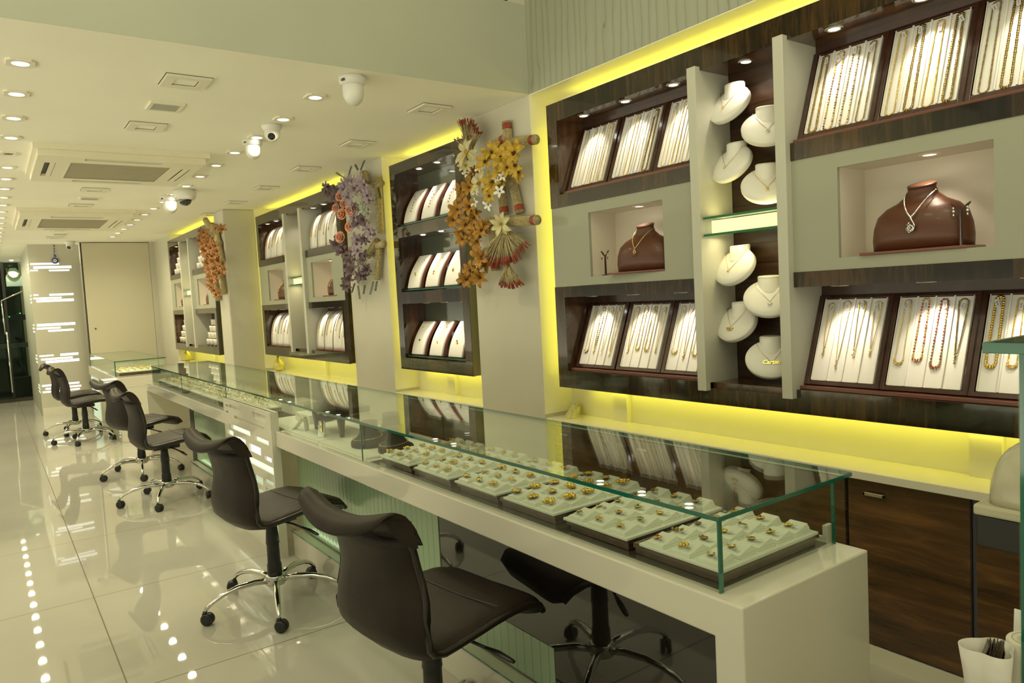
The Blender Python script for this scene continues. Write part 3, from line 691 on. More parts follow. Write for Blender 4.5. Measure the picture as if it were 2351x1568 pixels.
sc1 = showcase('glass_showcase', 1.312, 1.868, 1.066, 8.15, DZ, .9215, [3.035, 5.316, 6.767], 'long glass showcase along the counters, holding trays of gold pendants')
m = MB().box(1.775, 1.783, 1.085, 2.98, DZ + .0005, .757); m.build('back_rail', 'fin_white', sc1)
bxo('clip', 'frosted', 1.770, 1.800, 1.080, 1.092, DZ + .0005, .790, sc1)
bxo('deck_board', 'deck_dark', 1.326, 1.770, 1.082, 2.985, DZ + .0003, .7445, sc1)
# --- jewellery shapes, all lying flat around the origin (x, y) and about 20 mm long
def j_drop(m, r): m.ball((0, 0, .003), .0075, sc=(1.5, 1, .5)); m.tube([(.010, 0, .003), (.014, .001, .006), (.017, 0, .004)], .0014, 5); m.ball((.004, 0, .006), .003, 1)
def j_oval(m, r):
    m.tube([(.011 * math.cos(a), .0075 * math.sin(a), .003 + .002 * math.sin(a)) for a in [2 * PI * i / 14 for i in range(14)]], .0015, 5, closed=True); m.tube([(.011, 0, .003), (.016, 0, .005)], .0018, 5)
def j_flower(m, r):
    for i in range(6):
        a = PI * i / 3; m.ball((.006 * math.cos(a), .006 * math.sin(a), .003), .0038, sc=(1.2, 1, .6))
    m.ball((0, 0, .006), .0032, 1)
def j_bar(m, r): m.tube([(-.012, -.002, .003), (-.004, .002, .005), (.006, 0, .005), (.013, .003, .004)], [.0018, .003, .0026, .0015], 6); m.ball((.014, .003, .005), .0028)
def j_cluster(m, r):
    for i in range(14): m.ball((r.uniform(-.010, .010), r.uniform(-.008, .008), .003 + r.uniform(0, .003)), r.uniform(.0022, .0038))
def j_stone(m, r): m.tube([(.0085 * math.cos(a), .0065 * math.sin(a), .004) for a in [2 * PI * i / 12 for i in range(12)]], .0016, 5, closed=True); m.ball((0, 0, .004), .0066, 1, sc=(1.1, .85, .5)); m.tube([(.009, 0, .004), (.015, .002, .005)], .0014, 5)
def j_leaf(m, r):
    for i in range(5):
        a = -.9 + .45 * i; m.ball((-.004 + .007 * math.cos(a) * (1 if i % 2 else .6), .009 * math.sin(a), .003), .0034, sc=(1.6, .6, .5))
    m.tube([(.006, 0, .003), (.015, 0, .005)], .0015, 5)
JK = [(j_drop, 'drop'), (j_oval, 'open oval'), (j_flower, 'flower'), (j_bar, 'slim bar'), (j_cluster, 'beaded cluster'), (j_stone, 'oval stone'), (j_leaf, 'leaf')]
def jmesh(k, gold, gem, scale, seed):
    m = MB(Matrix.Scale(scale, 4)); JK[k][0](m, random.Random(seed)); o = m.build('pendant', [gold, gem]); me = o.data; bpy.data.objects.remove(o); return me
def obj_from(name, me, loc, rz=0, parent=None, tilt=(0, 0)):
    o = bpy.data.objects.new(name, me); COL.objects.link(o); o.location = loc; o.rotation_euler = (tilt[0], tilt[1], rz)
    if parent: o.parent = parent
    return o
# cushion mesh: a low square pillow with a raised back
m = MB(); w, d = .034, .033
m.loft([[(-w, -d, 0), (w, -d, 0), (w, d, 0), (-w, d, 0)], [(-w, -d, .004), (w, -d, .004), (w, d, .004), (-w, d, .004)]], smooth=False)
m.loft([[(-w + .003, -d + .003, .004), (w - .003, -d + .003, .004), (w - .003, d - .003, .004), (-w + .003, d - .003, .004)], [(-w + .003, -d + .003, .008), (w - .003, -d + .003, .008), (w - .003, d - .003, .008), (-w + .003, d - .003, .008)],
        [(-w + .012, -d + .010, .012), (w - .006, -d + .008, .021), (w - .006, d - .008, .021), (-w + .012, d - .010, .012)]], smooth=False)
cush_o = m.build('cushion', 'pad_white'); cush = cush_o.data; bpy.data.objects.remove(cush_o)
tagm_o = MB().box(-.011, .011, -.005, .005, 0, .0006).box(.008, .014, -.001, .001, 0, .0006).build('price_tag', 'tag_white'); tagm = tagm_o.data; bpy.data.objects.remove(tagm_o)
TW = ['nearest the glass corner', 'second from the glass corner', 'third from the glass corner', 'fourth from the glass corner', 'fifth from the glass corner', 'sixth, beside the dark neck stand']
TY = [(1.080, 1.345), (1.390, 1.655), (1.700, 1.965), (2.010, 2.275), (2.320, 2.585), (2.630, 2.895)]
for ti, (ya, yb) in enumerate(TY):
    cy = (ya + yb) / 2
    t = thing('pendant_tray', f'white cushioned pendant tray on a dark wood base, {TW[ti]}', 'jewellery tray', (1.53, cy, .745), 0, 'pendant trays in the near glass case')
    MB().box(1.352, 1.735, ya + .012, yb - .012 + (.043 if ti % 2 == 0 else 0), .7448, .764).box(1.343, 1.742, ya + .004, yb - .004 + (.034 if ti % 2 == 0 else 0), .764, .7765).build('wood_base', 'tray_wood', t, bevel=.0012)
    MB().box(1.335, 1.732, ya, yb, .777, .7845).build('board', 'pad_white', t, bevel=.0012)
    rr = random.Random(ti)
    for i in range(3):
        for j in range(5):
            y = ya + .0465 + i * .086; x = 1.374 + j * .0785
            c = obj_from('cushion', cush, (x - 1.53, y - cy, .7845 - .745), 0, t)
            k = rr.choice([0, 1, 2, 4, 5, 6, 5, 2]); g = 'gold'; sc = 1.25
            gem = rr.choice(['gem_red', 'gem_dark', 'gem_green', 'gem_clear', 'gold_pale'])
            if ti == 2: k = rr.choice([4, 4, 4, 2, 5]); sc = 2.0; gem = 'gold'
            elif ti in (3, 4): sc = 1.6; gem = 'gold' if ti == 4 else gem
            elif ti == 5: k = rr.choice([4, 4, 3]); sc = 1.5; gem = 'gold'
            else: g = rr.choice(['gold', 'gold', 'gold_antique'])
            row = ORD[j]; pos = ('near side', 'middle', 'far side')[i]
            p = thing('pendant', f'gold {JK[k][1]} pendant {pos}, {ORD[j]} row back, {ORD[ti]} tray from corner', 'pendant', (x - .010, y + .006, .8005), rr.uniform(-.7, .9) + PI, 'pendants on the cushion trays')
            obj_from('charm', jmesh(k, g, gem, sc, ti * 50 + i * 5 + j), (0, 0, 0), 0, p)
            if sc < 1.7: obj_from('price_tag', tagm, (-.022, -.004 + rr.uniform(-.006, .006), .001), rr.uniform(-.6, .6), p, (.1, .25))
            p.rotation_euler = (0, math.radians(12), p.rotation_euler[2] * .35)
# --- white boards and dark stands in the second length of the case
for a, b, l in ((3.045, 3.62, 'plain white display board under the dark flared neck stands'), (3.63, 4.16, 'plain white display board under the dark arched stand'), (4.17, 4.60, 'plain white display board behind the slotted light panel')):
    tag(MB().box(1.335, 1.765, a, b, DZ + .0005, .7505).build('display_board', 'pad_white', bevel=.001), l, 'display board', 'white boards in the glass case')
def chain(pts, r=.0013, mat='gold', bead=0.0, name='chain', parent=None, world=True):
    m = MB()
    if bead:
        P = [Vector(p) for p in pts]; L = sum((P[i + 1] - P[i]).length for i in range(len(P) - 1)); n = max(3, int(L / bead)); acc = 0; k = 0
        for i in range(n + 1):
            d = L * i / n
            while k < len(P) - 2 and acc + (P[k + 1] - P[k]).length < d: acc += (P[k + 1] - P[k]).length; k += 1
            sl = (P[k + 1] - P[k]).length or 1; m.ball(P[k].lerp(P[k + 1], min(1, (d - acc) / sl)), r, seg=6, rings=4)
    else: m.tube(pts, r, 5)
    return m.build(name, mat, parent, world=world)
def flare_stand(x, y, sc, label, nlabel, mat='velvet_dark', rz=0.0, nk='gold_pale'):
    z = .7508
    o = MB().lathe([(.098 * sc, 0), (.104 * sc, .006), (.104 * sc, .028 * sc), (.098 * sc, .036 * sc), (.070 * sc, .052 * sc), (.055 * sc, .075 * sc), (.050 * sc, .11 * sc), (.052 * sc, .135 * sc), (.046 * sc, .142 * sc), (.001, .142 * sc)], 40, cap=False).build('neck_stand', mat)
    o.location = (x, y, z); tag(o, label, 'neck display stand', 'dark flared neck stands')
    pts = []
    for i in range(29):
        a = 2 * PI * i / 28; rr = .075 * sc + .024 * sc * (.5 - .5 * math.cos(a)); pts.append((x + rr * math.cos(a + PI * .0) * -1 * 1.0, y + rr * math.sin(a), z + sc * (.052 - .012 * (.5 - .5 * math.cos(a + PI)))))
    pts = [(x + math.cos(a) * rr, y + math.sin(a) * rr, zz) for a, rr, zz in [(2 * PI * i / 36, sc * (.083 + .012 * math.cos(2 * PI * i / 36 + PI)), z + sc * (.052 - .008 * math.cos(2 * PI * i / 36 + PI))) for i in range(37)]]
    n = chain(pts, .0016, nk, .0042, 'necklace'); tag(n, nlabel, 'necklace', 'fine chains on the dark stands')
flare_stand(1.47, 3.30, .86, 'dark brown flared neck stand nearest the glass joint', 'fine gold chain around the neck stand nearest the glass joint')
flare_stand(1.50, 3.02 + .055, .80, 'dark brown flared neck stand just before the pendant trays', 'thin chain on the neck stand next to the pendant trays')
flare_stand(1.66, 3.44, .86, 'dark brown flared neck stand set back behind the other two', 'thin gold chain on the neck stand set farthest back')
t = thing('bracelet_bridge', 'dark brown arched stand with tapered legs draped with bracelets', 'bracelet stand', (1.50, 3.85, .7508))
m = MB()
for y, in ((3.98,), (3.62,)):
    m.loft([[(1.46 - a, y - a, z), (1.46 + a, y - a, z), (1.46 + a, y + a, z), (1.46 - a, y + a, z)] for a, z in ((.010, .7508), (.013, .80), (.020, .872))], smooth=False)
m.build('leg', 'bust_dark', t, bevel=.002)
MB().loft([[(1.40, 4.0 - .0, .868 - .0), (1.40, 3.60, .868), (1.62, 3.60, .868), (1.62, 4.0, .868)], [(1.40, 4.0, .900), (1.40, 3.60, .900), (1.62, 3.60, .900), (1.62, 4.0, .900)]], smooth=False).build('top', 'bust_dark', t, bevel=.006)
MB().grid(lambda u, v: (1.43 + .16 * v, 3.64 + .34 * u, .868 - .055 * math.sin(PI * u) * (1 - .3 * v)), 14, 4).build('sling', 'bust_dark', t)
for k, (yy, g_) in enumerate(((3.90, 'silver'), (3.78, 'gold'), (3.68, 'gold_pale'))):
    pts = [(1.40 - .002, yy + .07 - .14 * i / 16, .902 - .035 * math.sin(PI * i / 16)) for i in range(17)]
    tag(chain(pts, .002, g_, .0045, 'bracelet'), ['silvery bracelet on the arched brown stand, farthest along it', 'twisted gold bracelet in the middle of the arched brown stand', 'pale gold bracelet on the near end of the arched brown stand'][k], 'bracelet', 'bracelets on the arched stand')
def curl_stand(x, y, rz, label, blabel, g_):
    t = thing('bracelet_stand', label, 'bracelet stand', (x, y, .7508), rz)
    prof = [(0, 0), (.03, .02), (.07, .055), (.085, .072), (.098, .070), (.105, .05), (.108, .0)]
    ring = lambda w, th: [[(p[0], w, p[1] + th), (p[0], -w, p[1] + th), (p[0] + .004, -w, p[1] - .002 + .002), (p[0] + .004, w, p[1])] for p in prof]
    MB().loft(ring(.016, .004), smooth=False).build('curved_ramp', 'pad_white', t, world=False)
    MB().box(0, .108, -.017, .017, 0, .004).build('base', 'pad_white', t, world=False)
    b = thing('bracelet', blabel, 'bracelet', (x, y, .7508), rz, 'wide gold bracelets on curved stands')
    MB().loft([[(p[0], .009, p[1] + .0055), (p[0], -.009, p[1] + .0055), (p[0], -.009, p[1] + .0042), (p[0], .009, p[1] + .0042)] for p in prof[1:6]], smooth=True).build('gold_mesh_band', g_, b, world=False)
    MB().box(.05, .052, -.004, .018, .045, .060).build('price_tag', 'tag_white', b, world=False)
curl_stand(1.36, 4.08, -1.2, 'cream ramp bracelet stand beside the far leg of the arched stand', 'gold mesh bracelet on the ramp stand beyond the arched stand', 'gold')
curl_stand(1.375, 3.70, 1.1, 'cream ramp bracelet stand in front of the arched stand', 'gold mesh bracelet curling over the ramp in front of the arched stand', 'gold_pale')
for (x, y, h, l) in ((1.62, 4.75, .075, 'pale grey display block behind the slotted light panel'), (1.56, 4.30, .05, 'low pale grey display block holding a fine chain')):
    tag(bxo('display_block', 'pad_white', x - .07, x + .09, y - .12, y + .12, .7508, .7508 + h, bevel=.003), l, 'display block', 'pale display blocks')
    tag(chain([(x - .071, y + .09 - .18 * i / 12, .752 + h - .03 * math.sin(PI * i / 12)) for i in range(13)], .0013, 'gold_pale', 0, 'bracelet'), 'fine chain hung over the ' + l[:l.find(' block') + 6], 'bracelet', 'fine chains on blocks')
# --- far length: white trays crowded with small gold pieces
sm = [jmesh(k, 'gold' if k % 2 else 'gold_pale', 'gem_clear', 1.45, 900 + k) for k in (0, 2, 2, 4, 4, 5)]
yy = 4.74; rr = random.Random(5); ti = 0
FT = ['nearest the slotted light panel', 'second beyond the slotted light panel', 'third beyond the slotted light panel', 'fourth beyond the slotted light panel', 'fifth beyond the slotted light panel', 'sixth beyond the slotted light panel', 'at the far end of the long case']
for ti in range(7):
    a = 4.86 + ti * .455; b = a + .43
    t = thing('earring_tray', f'white tray crowded with small gold pieces, {FT[ti]}', 'jewellery tray', (1.53, (a + b) / 2, DZ), 0, 'white trays in the far glass case')
    bxo('base', 'deck_dark' if ti not in (0,) else 'tray_wood', 1.345, 1.760, a + .01, b - .01 + (.02 if ti < 6 else 0), DZ + .0005, .778, t)
    bxo('board', 'pad_white', 1.335, 1.765, a, b, .7782, .786, t, bevel=.001)
    r_ = MB()
    for i in range(5): r_.box(1.37 + i * .08, 1.40 + i * .08, a + .01, b - .01, .786, .794)
    r_.build('raised_rows', 'pad_white', t)
    for i in range(5):
        for j in range(6):
            o = obj_from('earring', sm[rr.randrange(6)], (1.385 + i * .08 + rr.uniform(-.01, .01), a + .04 + j * .07 + rr.uniform(-.012, .012), .797), rr.uniform(0, 6), None, (rr.uniform(-.4, .4), rr.uniform(-.6, -.1)))
            tag(o, 'small gold earring on ' + f'the white tray {FT[ti]}', 'earring', 'earrings on the white tray ' + FT[ti])

# --- corner counter at the far end, set across the shop
t = thing('display_counter', 'short white counter at the far end beside the cream wall panel', 'counter', (1.40, 10.8, 0))
MB().box(1.135, 1.70, 9.30, 12.20, .62, DZ).build('top_slab', 'laminate', t, bevel=.004)
MB().box(1.135, 1.70, 9.30, 9.36, 0, .6195).build('end_panel', 'laminate', t, bevel=.003)
bxo('body', 'laminate', 1.22, 1.70, 9.361, 12.20, 0, .6195, t); bxo('ribbed_panel', 'ribbed_green', 1.205, 1.2195, 9.40, 10.5, .12, .6195, t)
bxo('yellow_strip', 'vase_yellow', 1.18, 1.2195, 10.55, 11.0, 0, .6195, t)
m = MB(); rr = random.Random(3)
for i in range(15):
    for j in range(20): m.box(1.150, 1.158 + rr.random() * .012, 11.35 + i * .055, 11.395 + i * .055, .02 + j * .036, .046 + j * .036)
m.build('sparkling_tiles', 'slot_dim', t)
bxo('tile_backing', 'laminate', 1.160, 1.2195, 11.3, 12.2, 0, .6195, t)
showcase('glass_showcase', 1.150, 1.700, 9.55, 12.05, DZ, .9215, [], 'short glass showcase at the far end with a ring tray', over=.0)
t = thing('ring_tray', 'white ring tray on a wooden base in the far corner showcase', 'jewellery tray', (1.42, 9.9, DZ), 0)
bxo('wood_base', 'tray_wood', 1.20, 1.64, 9.60, 10.25, DZ + .0005, .775, t); bxo('board', 'pad_white', 1.19, 1.65, 9.59, 10.26, .7752, .785, t)
for i in range(6):
    for j in range(7):
        o = obj_from('ring', sm[1 if (i + j) % 3 else 4], (1.225 + i * .074, 9.64 + j * .09, .797), 1 + i, None, (0, -.8)); tag(o, 'tiny gold ring standing in the tray of the far corner showcase', 'ring', 'rings in the far corner showcase')

# ================================================================== contents of the wall cabinets
TILT = math.asin(.36)
def tray_mats(): return Matrix.Rotation(-TILT, 4, 'Y')
TM = None
def necklace_tray(x, y, z, label, group):
    """mahogany framed tray leaning back, white ribbed pad; local +x faces the shop"""
    t = thing('necklace_tray', label, 'jewellery tray', (x, y, z), PI, group)
    Mx = tray_mats()
    f = MB(Mx.copy()); H, Wd = .366, .152
    f.box(-.022, -.004, -Wd, Wd, 0, H)
    f.box(-.004, .010, -Wd, -.130, 0, H).box(-.004, .010, .130, Wd, 0, H).box(-.004, .010, -.130, .130, 0, .016).box(-.004, .010, -.130, .130, H - .014, H)
    f.build('frame', 'mahogany', t, bevel=.0015, world=False)
    p = MB(Mx.copy()); p.box(-.004, .006, -.124, .124, .018, H - .016)
    for k in range(5):
        yy = -.124 + k * .062; p.box(.006, .0125, yy - .003 if k else yy, yy + .003 if k < 4 else yy, .018, H - .014)
    p.build('pad', 'leather_white', t, bevel=.001, world=False)
    return t
NK_CACHE = {}
def necklace_mesh(kind, seed):
    r = random.Random(seed); Mx = tray_mats(); m = MB(Mx.copy())
    w = r.uniform(.012, .017); top = r.uniform(.325, .335); bot = {'long': .030, 'mid': r.uniform(.09, .16), 'short': r.uniform(.10, .14)}[kind[0]]
    th = kind[1]; n = 26; L = []
    for i in range(n + 1): L.append((.010, -w * (.75 + .25 * i / n) , bot + (top - bot) * (1 - i / n)))
    if kind[0] == 'mid': L = [(a, -w * (1 - .75 * (i / n) ** 1.3), c) for i, (a, b, c) in enumerate(L)]
    Rr = [(a, -b, c) for a, b, c in L][::-1]
    arc = [] if kind[0] == 'mid' else [(.011, -w * math.cos(PI * i / 8), bot - w * math.sin(PI * i / 8)) for i in range(1, 8)]
    toparc = [(.010, w * .75 * math.cos(PI * i / 8), top + w * .6 * math.sin(PI * i / 8)) for i in range(1, 8)]
    path = L + arc + Rr + toparc + [L[0]]
    P = [Vector(p) for p in path]; tot = sum((P[i + 1] - P[i]).length for i in range(len(P) - 1))
    if th == 'thin': m.tube(path, .0015, 4)
    else:
        step, rad = {'bead': (.0056, .0029), 'chunky': (.0085, .0046), 'rope': (.0040, .0025), 'gems': (.011, .0040)}[th]
        if th == 'gems': m.tube(path, .0008, 4)
        cnt = int(tot / step); k = 0; acc = 0
        for i in range(cnt):
            d = tot * i / cnt
            while k < len(P) - 2 and acc + (P[k + 1] - P[k]).length < d: acc += (P[k + 1] - P[k]).length; k += 1
            q = P[k].lerp(P[k + 1], min(1, (d - acc) / ((P[k + 1] - P[k]).length or 1)))
            m.ball(q, rad * r.uniform(.85, 1.15), (1 if th == 'gems' and r.random() < .55 else 0), 5, 4, sc=(.8, 1, 1.3 if th == 'chunky' else 1))
    if kind[0] == 'mid':
        for k in range(7): m.ball((.011, r.uniform(-.004, .004), bot - .004 - k * .005), r.uniform(.002, .0038), 0, 5, 4)
    if kind[0] == 'short':
        for k in range(7):
            a = PI * k / 6; m.ball((.012, -w * 1.05 * math.cos(a), bot - w * 1.15 * math.sin(a) - .003), .0038, 1 if k % 2 else 0, 5, 4, sc=(.7, .8, 1.5))
    tg = MB(Mx.copy()); a = r.uniform(-.5, .5); cy, cz = r.uniform(-.008, .008), top - r.uniform(.006, .022)
    ca, sa = math.cos(a), math.sin(a); R2 = lambda u, v: (.0135, cy + u * ca - v * sa, cz + u * sa + v * ca)
    tg.quad(R2(-.006, -.014), R2(.006, -.014), R2(.006, .014), R2(-.006, .014)); q = [Vector(v) - Vector((.001, 0, 0)) for v in (R2(-.006, -.014), R2(.006, -.014), R2(.006, .014), R2(-.006, .014))]
    ink = [(R2(-.003, -.009 + .0045 * i), R2(.003, -.009 + .0045 * i), R2(.003, -.007 + .0045 * i), R2(-.003, -.007 + .0045 * i)) for i in range(4)]
    for b in ink: tg.quad(*[(v[0] + .0004, v[1], v[2]) for v in b], mi=1)
    return m, tg
def necklace(x, y, z, kind, mat, gem, ink, seed, label, group, cname):
    t = thing('necklace', label, 'necklace', (x, y, z), PI, group)
    m, tg = necklace_mesh(kind, seed)
    m.build('chain', [mat, gem], t, world=False); tg.build('price_tag', ['tag_white', ink], t, world=False)
    return t
ROWS = [('UL', [2.895, 2.580, 2.272], 1.980, 'upper row left of the dividers'), ('LL', [2.895, 2.580, 2.272], 1.026, 'lower row left of the dividers'),
        ('UR', [1.515, 1.220, .925], 1.978, 'upper row right of the dividers'), ('LR', [1.515, 1.220, .925], 1.026, 'lower row right of the dividers')]
KD = {'UL': [[('long', 'thin', 'gold_pale', 'gold'), ('long', 'thin', 'gold', 'gold'), ('long', 'rope', 'gold', 'gold'), ('long', 'bead', 'gold', 'gold')],
             [('long', 'bead', 'silver', 'gold'), ('long', 'rope', 'gold', 'gold'), ('long', 'rope', 'silver', 'gold'), ('long', 'chunky', 'gold_antique', 'gem_dark')],
             [('long', 'thin', 'gold', 'gold'), ('long', 'rope', 'gold', 'gold'), ('long', 'thin', 'gold', 'gold'), ('long', 'bead', 'gold', 'gold')]],
      'LL': [[('short', 'thin', 'gold', 'gem_dark'), ('mid', 'gems', 'gold', 'gold_antique'), ('mid', 'thin', 'gold_pale', 'gold'), ('mid', 'rope', 'gold', 'gold')],
             [('mid', 'rope', 'gold', 'gold'), ('short', 'bead', 'gold', 'gold'), ('short', 'bead', 'gold', 'gold_pale'), ('mid', 'thin', 'gold', 'gold')],
             [('short', 'thin', 'gold', 'gold'), ('mid', 'thin', 'gold', 'gold'), ('short', 'thin', 'gold', 'gold'), ('short', 'rope', 'gold', 'gold')]],
      'UR': [[('long', 'chunky', 'gold_antique', 'gold'), ('long', 'gems', 'gold', 'ledge_red'), ('long', 'gems', 'gold_pale', 'gold_antique'), ('long', 'bead', 'gold_antique', 'gold')],
             [('long', 'bead', 'gold', 'gold'), ('long', 'chunky', 'gold_antique', 'gold'), ('long', 'bead', 'gold', 'gold_antique'), ('long', 'chunky', 'gold_antique', 'gold')],
             [('long', 'bead', 'gold_antique', 'gold'), ('long', 'chunky', 'gold_antique', 'silver'), ('long', 'chunky', 'gold', 'gold'), ('long', 'bead', 'gold', 'gold')]],
      'LR': [[('mid', 'thin', 'gold', 'gold'), ('mid', 'thin', 'gold_pale', 'gold'), ('mid', 'thin', 'gold', 'gold'), ('mid', 'thin', 'gold', 'gold')],
             [('short', 'thin', 'gold', 'gold'), ('short', 'gems', 'gold', 'gem_red'), ('short', 'gems', 'gold_antique', 'gem_red'), ('mid', 'rope', 'gold_antique', 'gold')],
             [('short', 'chunky', 'gold', 'gold'), ('short', 'rope', 'gold', 'gold'), ('short', 'chunky', 'gold', 'gold'), ('short', 'rope', 'gold', 'gold')]]}
for key, ys, z, where in ROWS:
    lg = tag(bxo('display_ledge', 'ledge_red', 2.572, XN - .03, ys[2] - .14, ys[0] + .158, z - .006, z + .008, bevel=.002), f'glossy reddish wood ledge under the necklace trays, {where}', 'ledge', 'reddish ledges under the necklace trays')
    for i, y in enumerate(ys):
        wh = ('leftmost', 'middle', 'rightmost')[i]
        necklace_tray(2.606, y, z + .009, f'white necklace tray in a dark frame, {wh} in the {where}', 'necklace trays of the nearest cabinet')
        for j in range(4):
            kd = KD[key][i][j]
            what = {'thin': 'fine', 'bead': 'beaded', 'chunky': 'chunky', 'rope': 'rope-like', 'gems': 'stone-set'}[kd[1]]
            colr = {'gold': 'gold', 'gold_pale': 'pale gold', 'silver': 'silvery', 'gold_antique': 'dark gold'}[kd[2]]
            necklace(2.606, y + .093 - j * .062, z + .009, (kd[0], kd[1]), kd[2], kd[3], 'ink_red' if (i + j) % 2 else 'ink_black', hash_ := (ord(key[0]) * 7 + ord(key[1]) * 3 + i * 11 + j),
                     f'{what} {colr} necklace, {ORD[j]} strip of the {wh} tray, {where.replace(" of the dividers", " of dividers")}', 'necklaces of the nearest cabinet', where)
# --- neck forms on the plank wall
def text_mesh(txt, size, depth):
    c = bpy.data.curves.new('lettering', 'FONT'); c.body = txt; c.size = size; c.extrude = depth; c.shear = .35; c.align_x = 'CENTER'; c.resolution_u = 3; c.offset = .0003
    o = bpy.data.objects.new('lettering', c); COL.objects.link(o); bpy.context.view_layer.update()
    me = bpy.data.meshes.new_from_object(o.evaluated_get(bpy.context.evaluated_depsgraph_get())); bpy.data.objects.remove(o); return me
def neck_form(y, z, face, sc, label, nlabel, pend, g_='gold', x=2.655):
    el = math.radians(33)
    n = Vector((math.cos(el), 0, math.sin(el))); tv = Vector((math.sin(el), 0, -math.cos(el)))
    t = thing('neck_form', label, 'neck display form', (x, y, z), face, 'white neck forms on the plank wall'); t.scale = (sc, sc, sc)
    F = Matrix(((n.x, 0, tv.x, 0), (0, 1, 0, 0), (n.z, 0, tv.z, 0), (0, 0, 0, 1)))  # local: x=normal, y=side, z=down the plate
    m = MB(F); N_ = 40
    def ring(rx, rz, h): return [(h, rx * math.cos(2 * PI * i / N_), rz * math.sin(2 * PI * i / N_) + .012) for i in range(N_)]
    m.loft([ring(.088, .073, -.014), ring(.101, .086, -.011), ring(.104, .089, -.004), ring(.104, .089, .006), ring(.105, .090, .010), ring(.102, .087, .016), ring(.080, .066, .022), ring(.050, .040, .028), ring(.01, .01, .029)][::-1])
    m.build('collar_plate', 'leather_white', t, world=False)
    k = MB(); c = Vector((-.006, 0, .028)); N2 = 32
    def r2(a, b, cx, cz, tl=0): return [(cx + a * math.cos(2 * PI * i / N2), b * math.sin(2 * PI * i / N2), cz - tl * math.cos(2 * PI * i / N2)) for i in range(N2)]
    k.loft([r2(.052, .058, -.020, .020, .034), r2(.045, .050, -.022, .042, .016), r2(.040, .045, -.024, .060, .006), r2(.040, .045, -.025, .084, .003), r2(.036, .041, -.025, .088, .003)][::-1]); k.build('neck', 'leather_white', t, world=False)
    MB().tube([(-.025 + .0405 * math.cos(a), .0455 * math.sin(a), .083 - .003 * math.cos(a)) for a in [2 * PI * i / 30 for i in range(30)]], .0009, 4, closed=True).build('seam', 'tray_edge', t, world=False)
    nk = thing('necklace', nlabel, 'necklace', (x, y, z), face, 'pendant necklaces on the white neck forms'); nk.scale = (sc, sc, sc)
    Q = lambda h, yy, v: F @ Vector((h, yy, v))
    V = [Q(.034, -.058, -.050), Q(.033, -.045, -.024), Q(.031, -.028, .004), Q(.029, 0, .042), Q(.031, .028, .004), Q(.033, .045, -.024), Q(.034, .058, -.050)]
    q = MB(); q.tube([tuple(v) for v in V[:4]], .0009, 4); q.tube([tuple(v) for v in V[3:]], .0009, 4); q.build('chain', g_, nk, world=False)
    p = MB(F)
    if pend == 'dot': p.ball((.031, 0, .046), .005); p.ball((.031, 0, .040), .003)
    elif pend == 'long': p.ball((.031, 0, .046), .005); p.ball((.031, 0, .055), .0045)
    elif pend == 'ring': p.tube([(.031, .007 * math.cos(a), .050 + .007 * math.sin(a)) for a in [2 * PI * i / 14 for i in range(14)]], .002, 5, closed=True); p.ball((.031, 0, .050), .003)
    elif pend == 'star':
        for i in range(5): a = 2 * PI * i / 5; p.tube([(.031, 0, .052), (.031, .011 * math.cos(a), .052 + .011 * math.sin(a))], [.003, .0012], 5)
    elif pend == 'bow':
        for a in (.3, .8, 2.4, 2.85, 1.57): p.ball((.031, .010 * math.cos(a), .050 + .008 * math.sin(a)), .0045, sc=(.5, 1.5 if a != 1.57 else .6, .7))
        p.tube([(.031, -.020, .048), (.031, .020, .048)], .0016, 5)
    if pend == 'script':
        me = text_mesh('Cartier', .026, .0008); me.materials.append(MATS['gold'])
        o = bpy.data.objects.new('lettering', me); COL.objects.link(o); o.parent = nk
        # text x -> -y side, text y -> up the plate, normal outwards
        o.matrix_local = Matrix.Translation(Q(.031, 0, .046)) @ Matrix(((0, -tv.x, n.x, 0), (1, 0, 0, 0), (0, -tv.z, n.z, 0), (0, 0, 0, 1)))
    else: p.build('charm', g_ if pend != 'ring' else 'silver', nk, world=False)
fa, fb = PI - .12, PI + .62
neck_form(2.010, 2.215, fa, 1.0, 'white neck form with a glossy highlight, topmost on the plank wall', 'thin gold chain with a small nugget on the topmost neck form', 'dot')
neck_form(1.835, 2.080, fb, 1.0, 'white neck form second from the top, partly behind the near divider', 'necklace with a dark round stone, on the second neck form down', 'ring')
neck_form(2.010, 1.965, fa, 1.0, 'white neck form third from the top, above the glass light box', 'very fine chain with a tiny bead, on the third neck form down', 'dot', 'gold_pale')
neck_form(1.845, 1.850, fb, 1.0, 'white neck form just above the glass light box, beside the near divider', 'necklace with two stacked beads, just above the light box', 'long')
neck_form(2.010, 1.525, fa, 1.0, 'cream lit neck form just below the glass light box', 'fine chain with a dark bead, just below the light box', 'dot')
neck_form(1.850, 1.385, fb, 1.0, 'white neck form holding a small silvery star, beside the near divider', 'silvery chain with a small openwork star', 'star', 'silver')
neck_form(2.010, 1.280, fa, 1.0, 'white neck form holding a gold dragonfly pendant', 'fine chain with a gold dragonfly pendant', 'bow')
neck_form(1.850, 1.130, fb, 1.0, 'lowest white neck form, holding a name necklace', 'gold necklace with a word in script lettering', 'script')
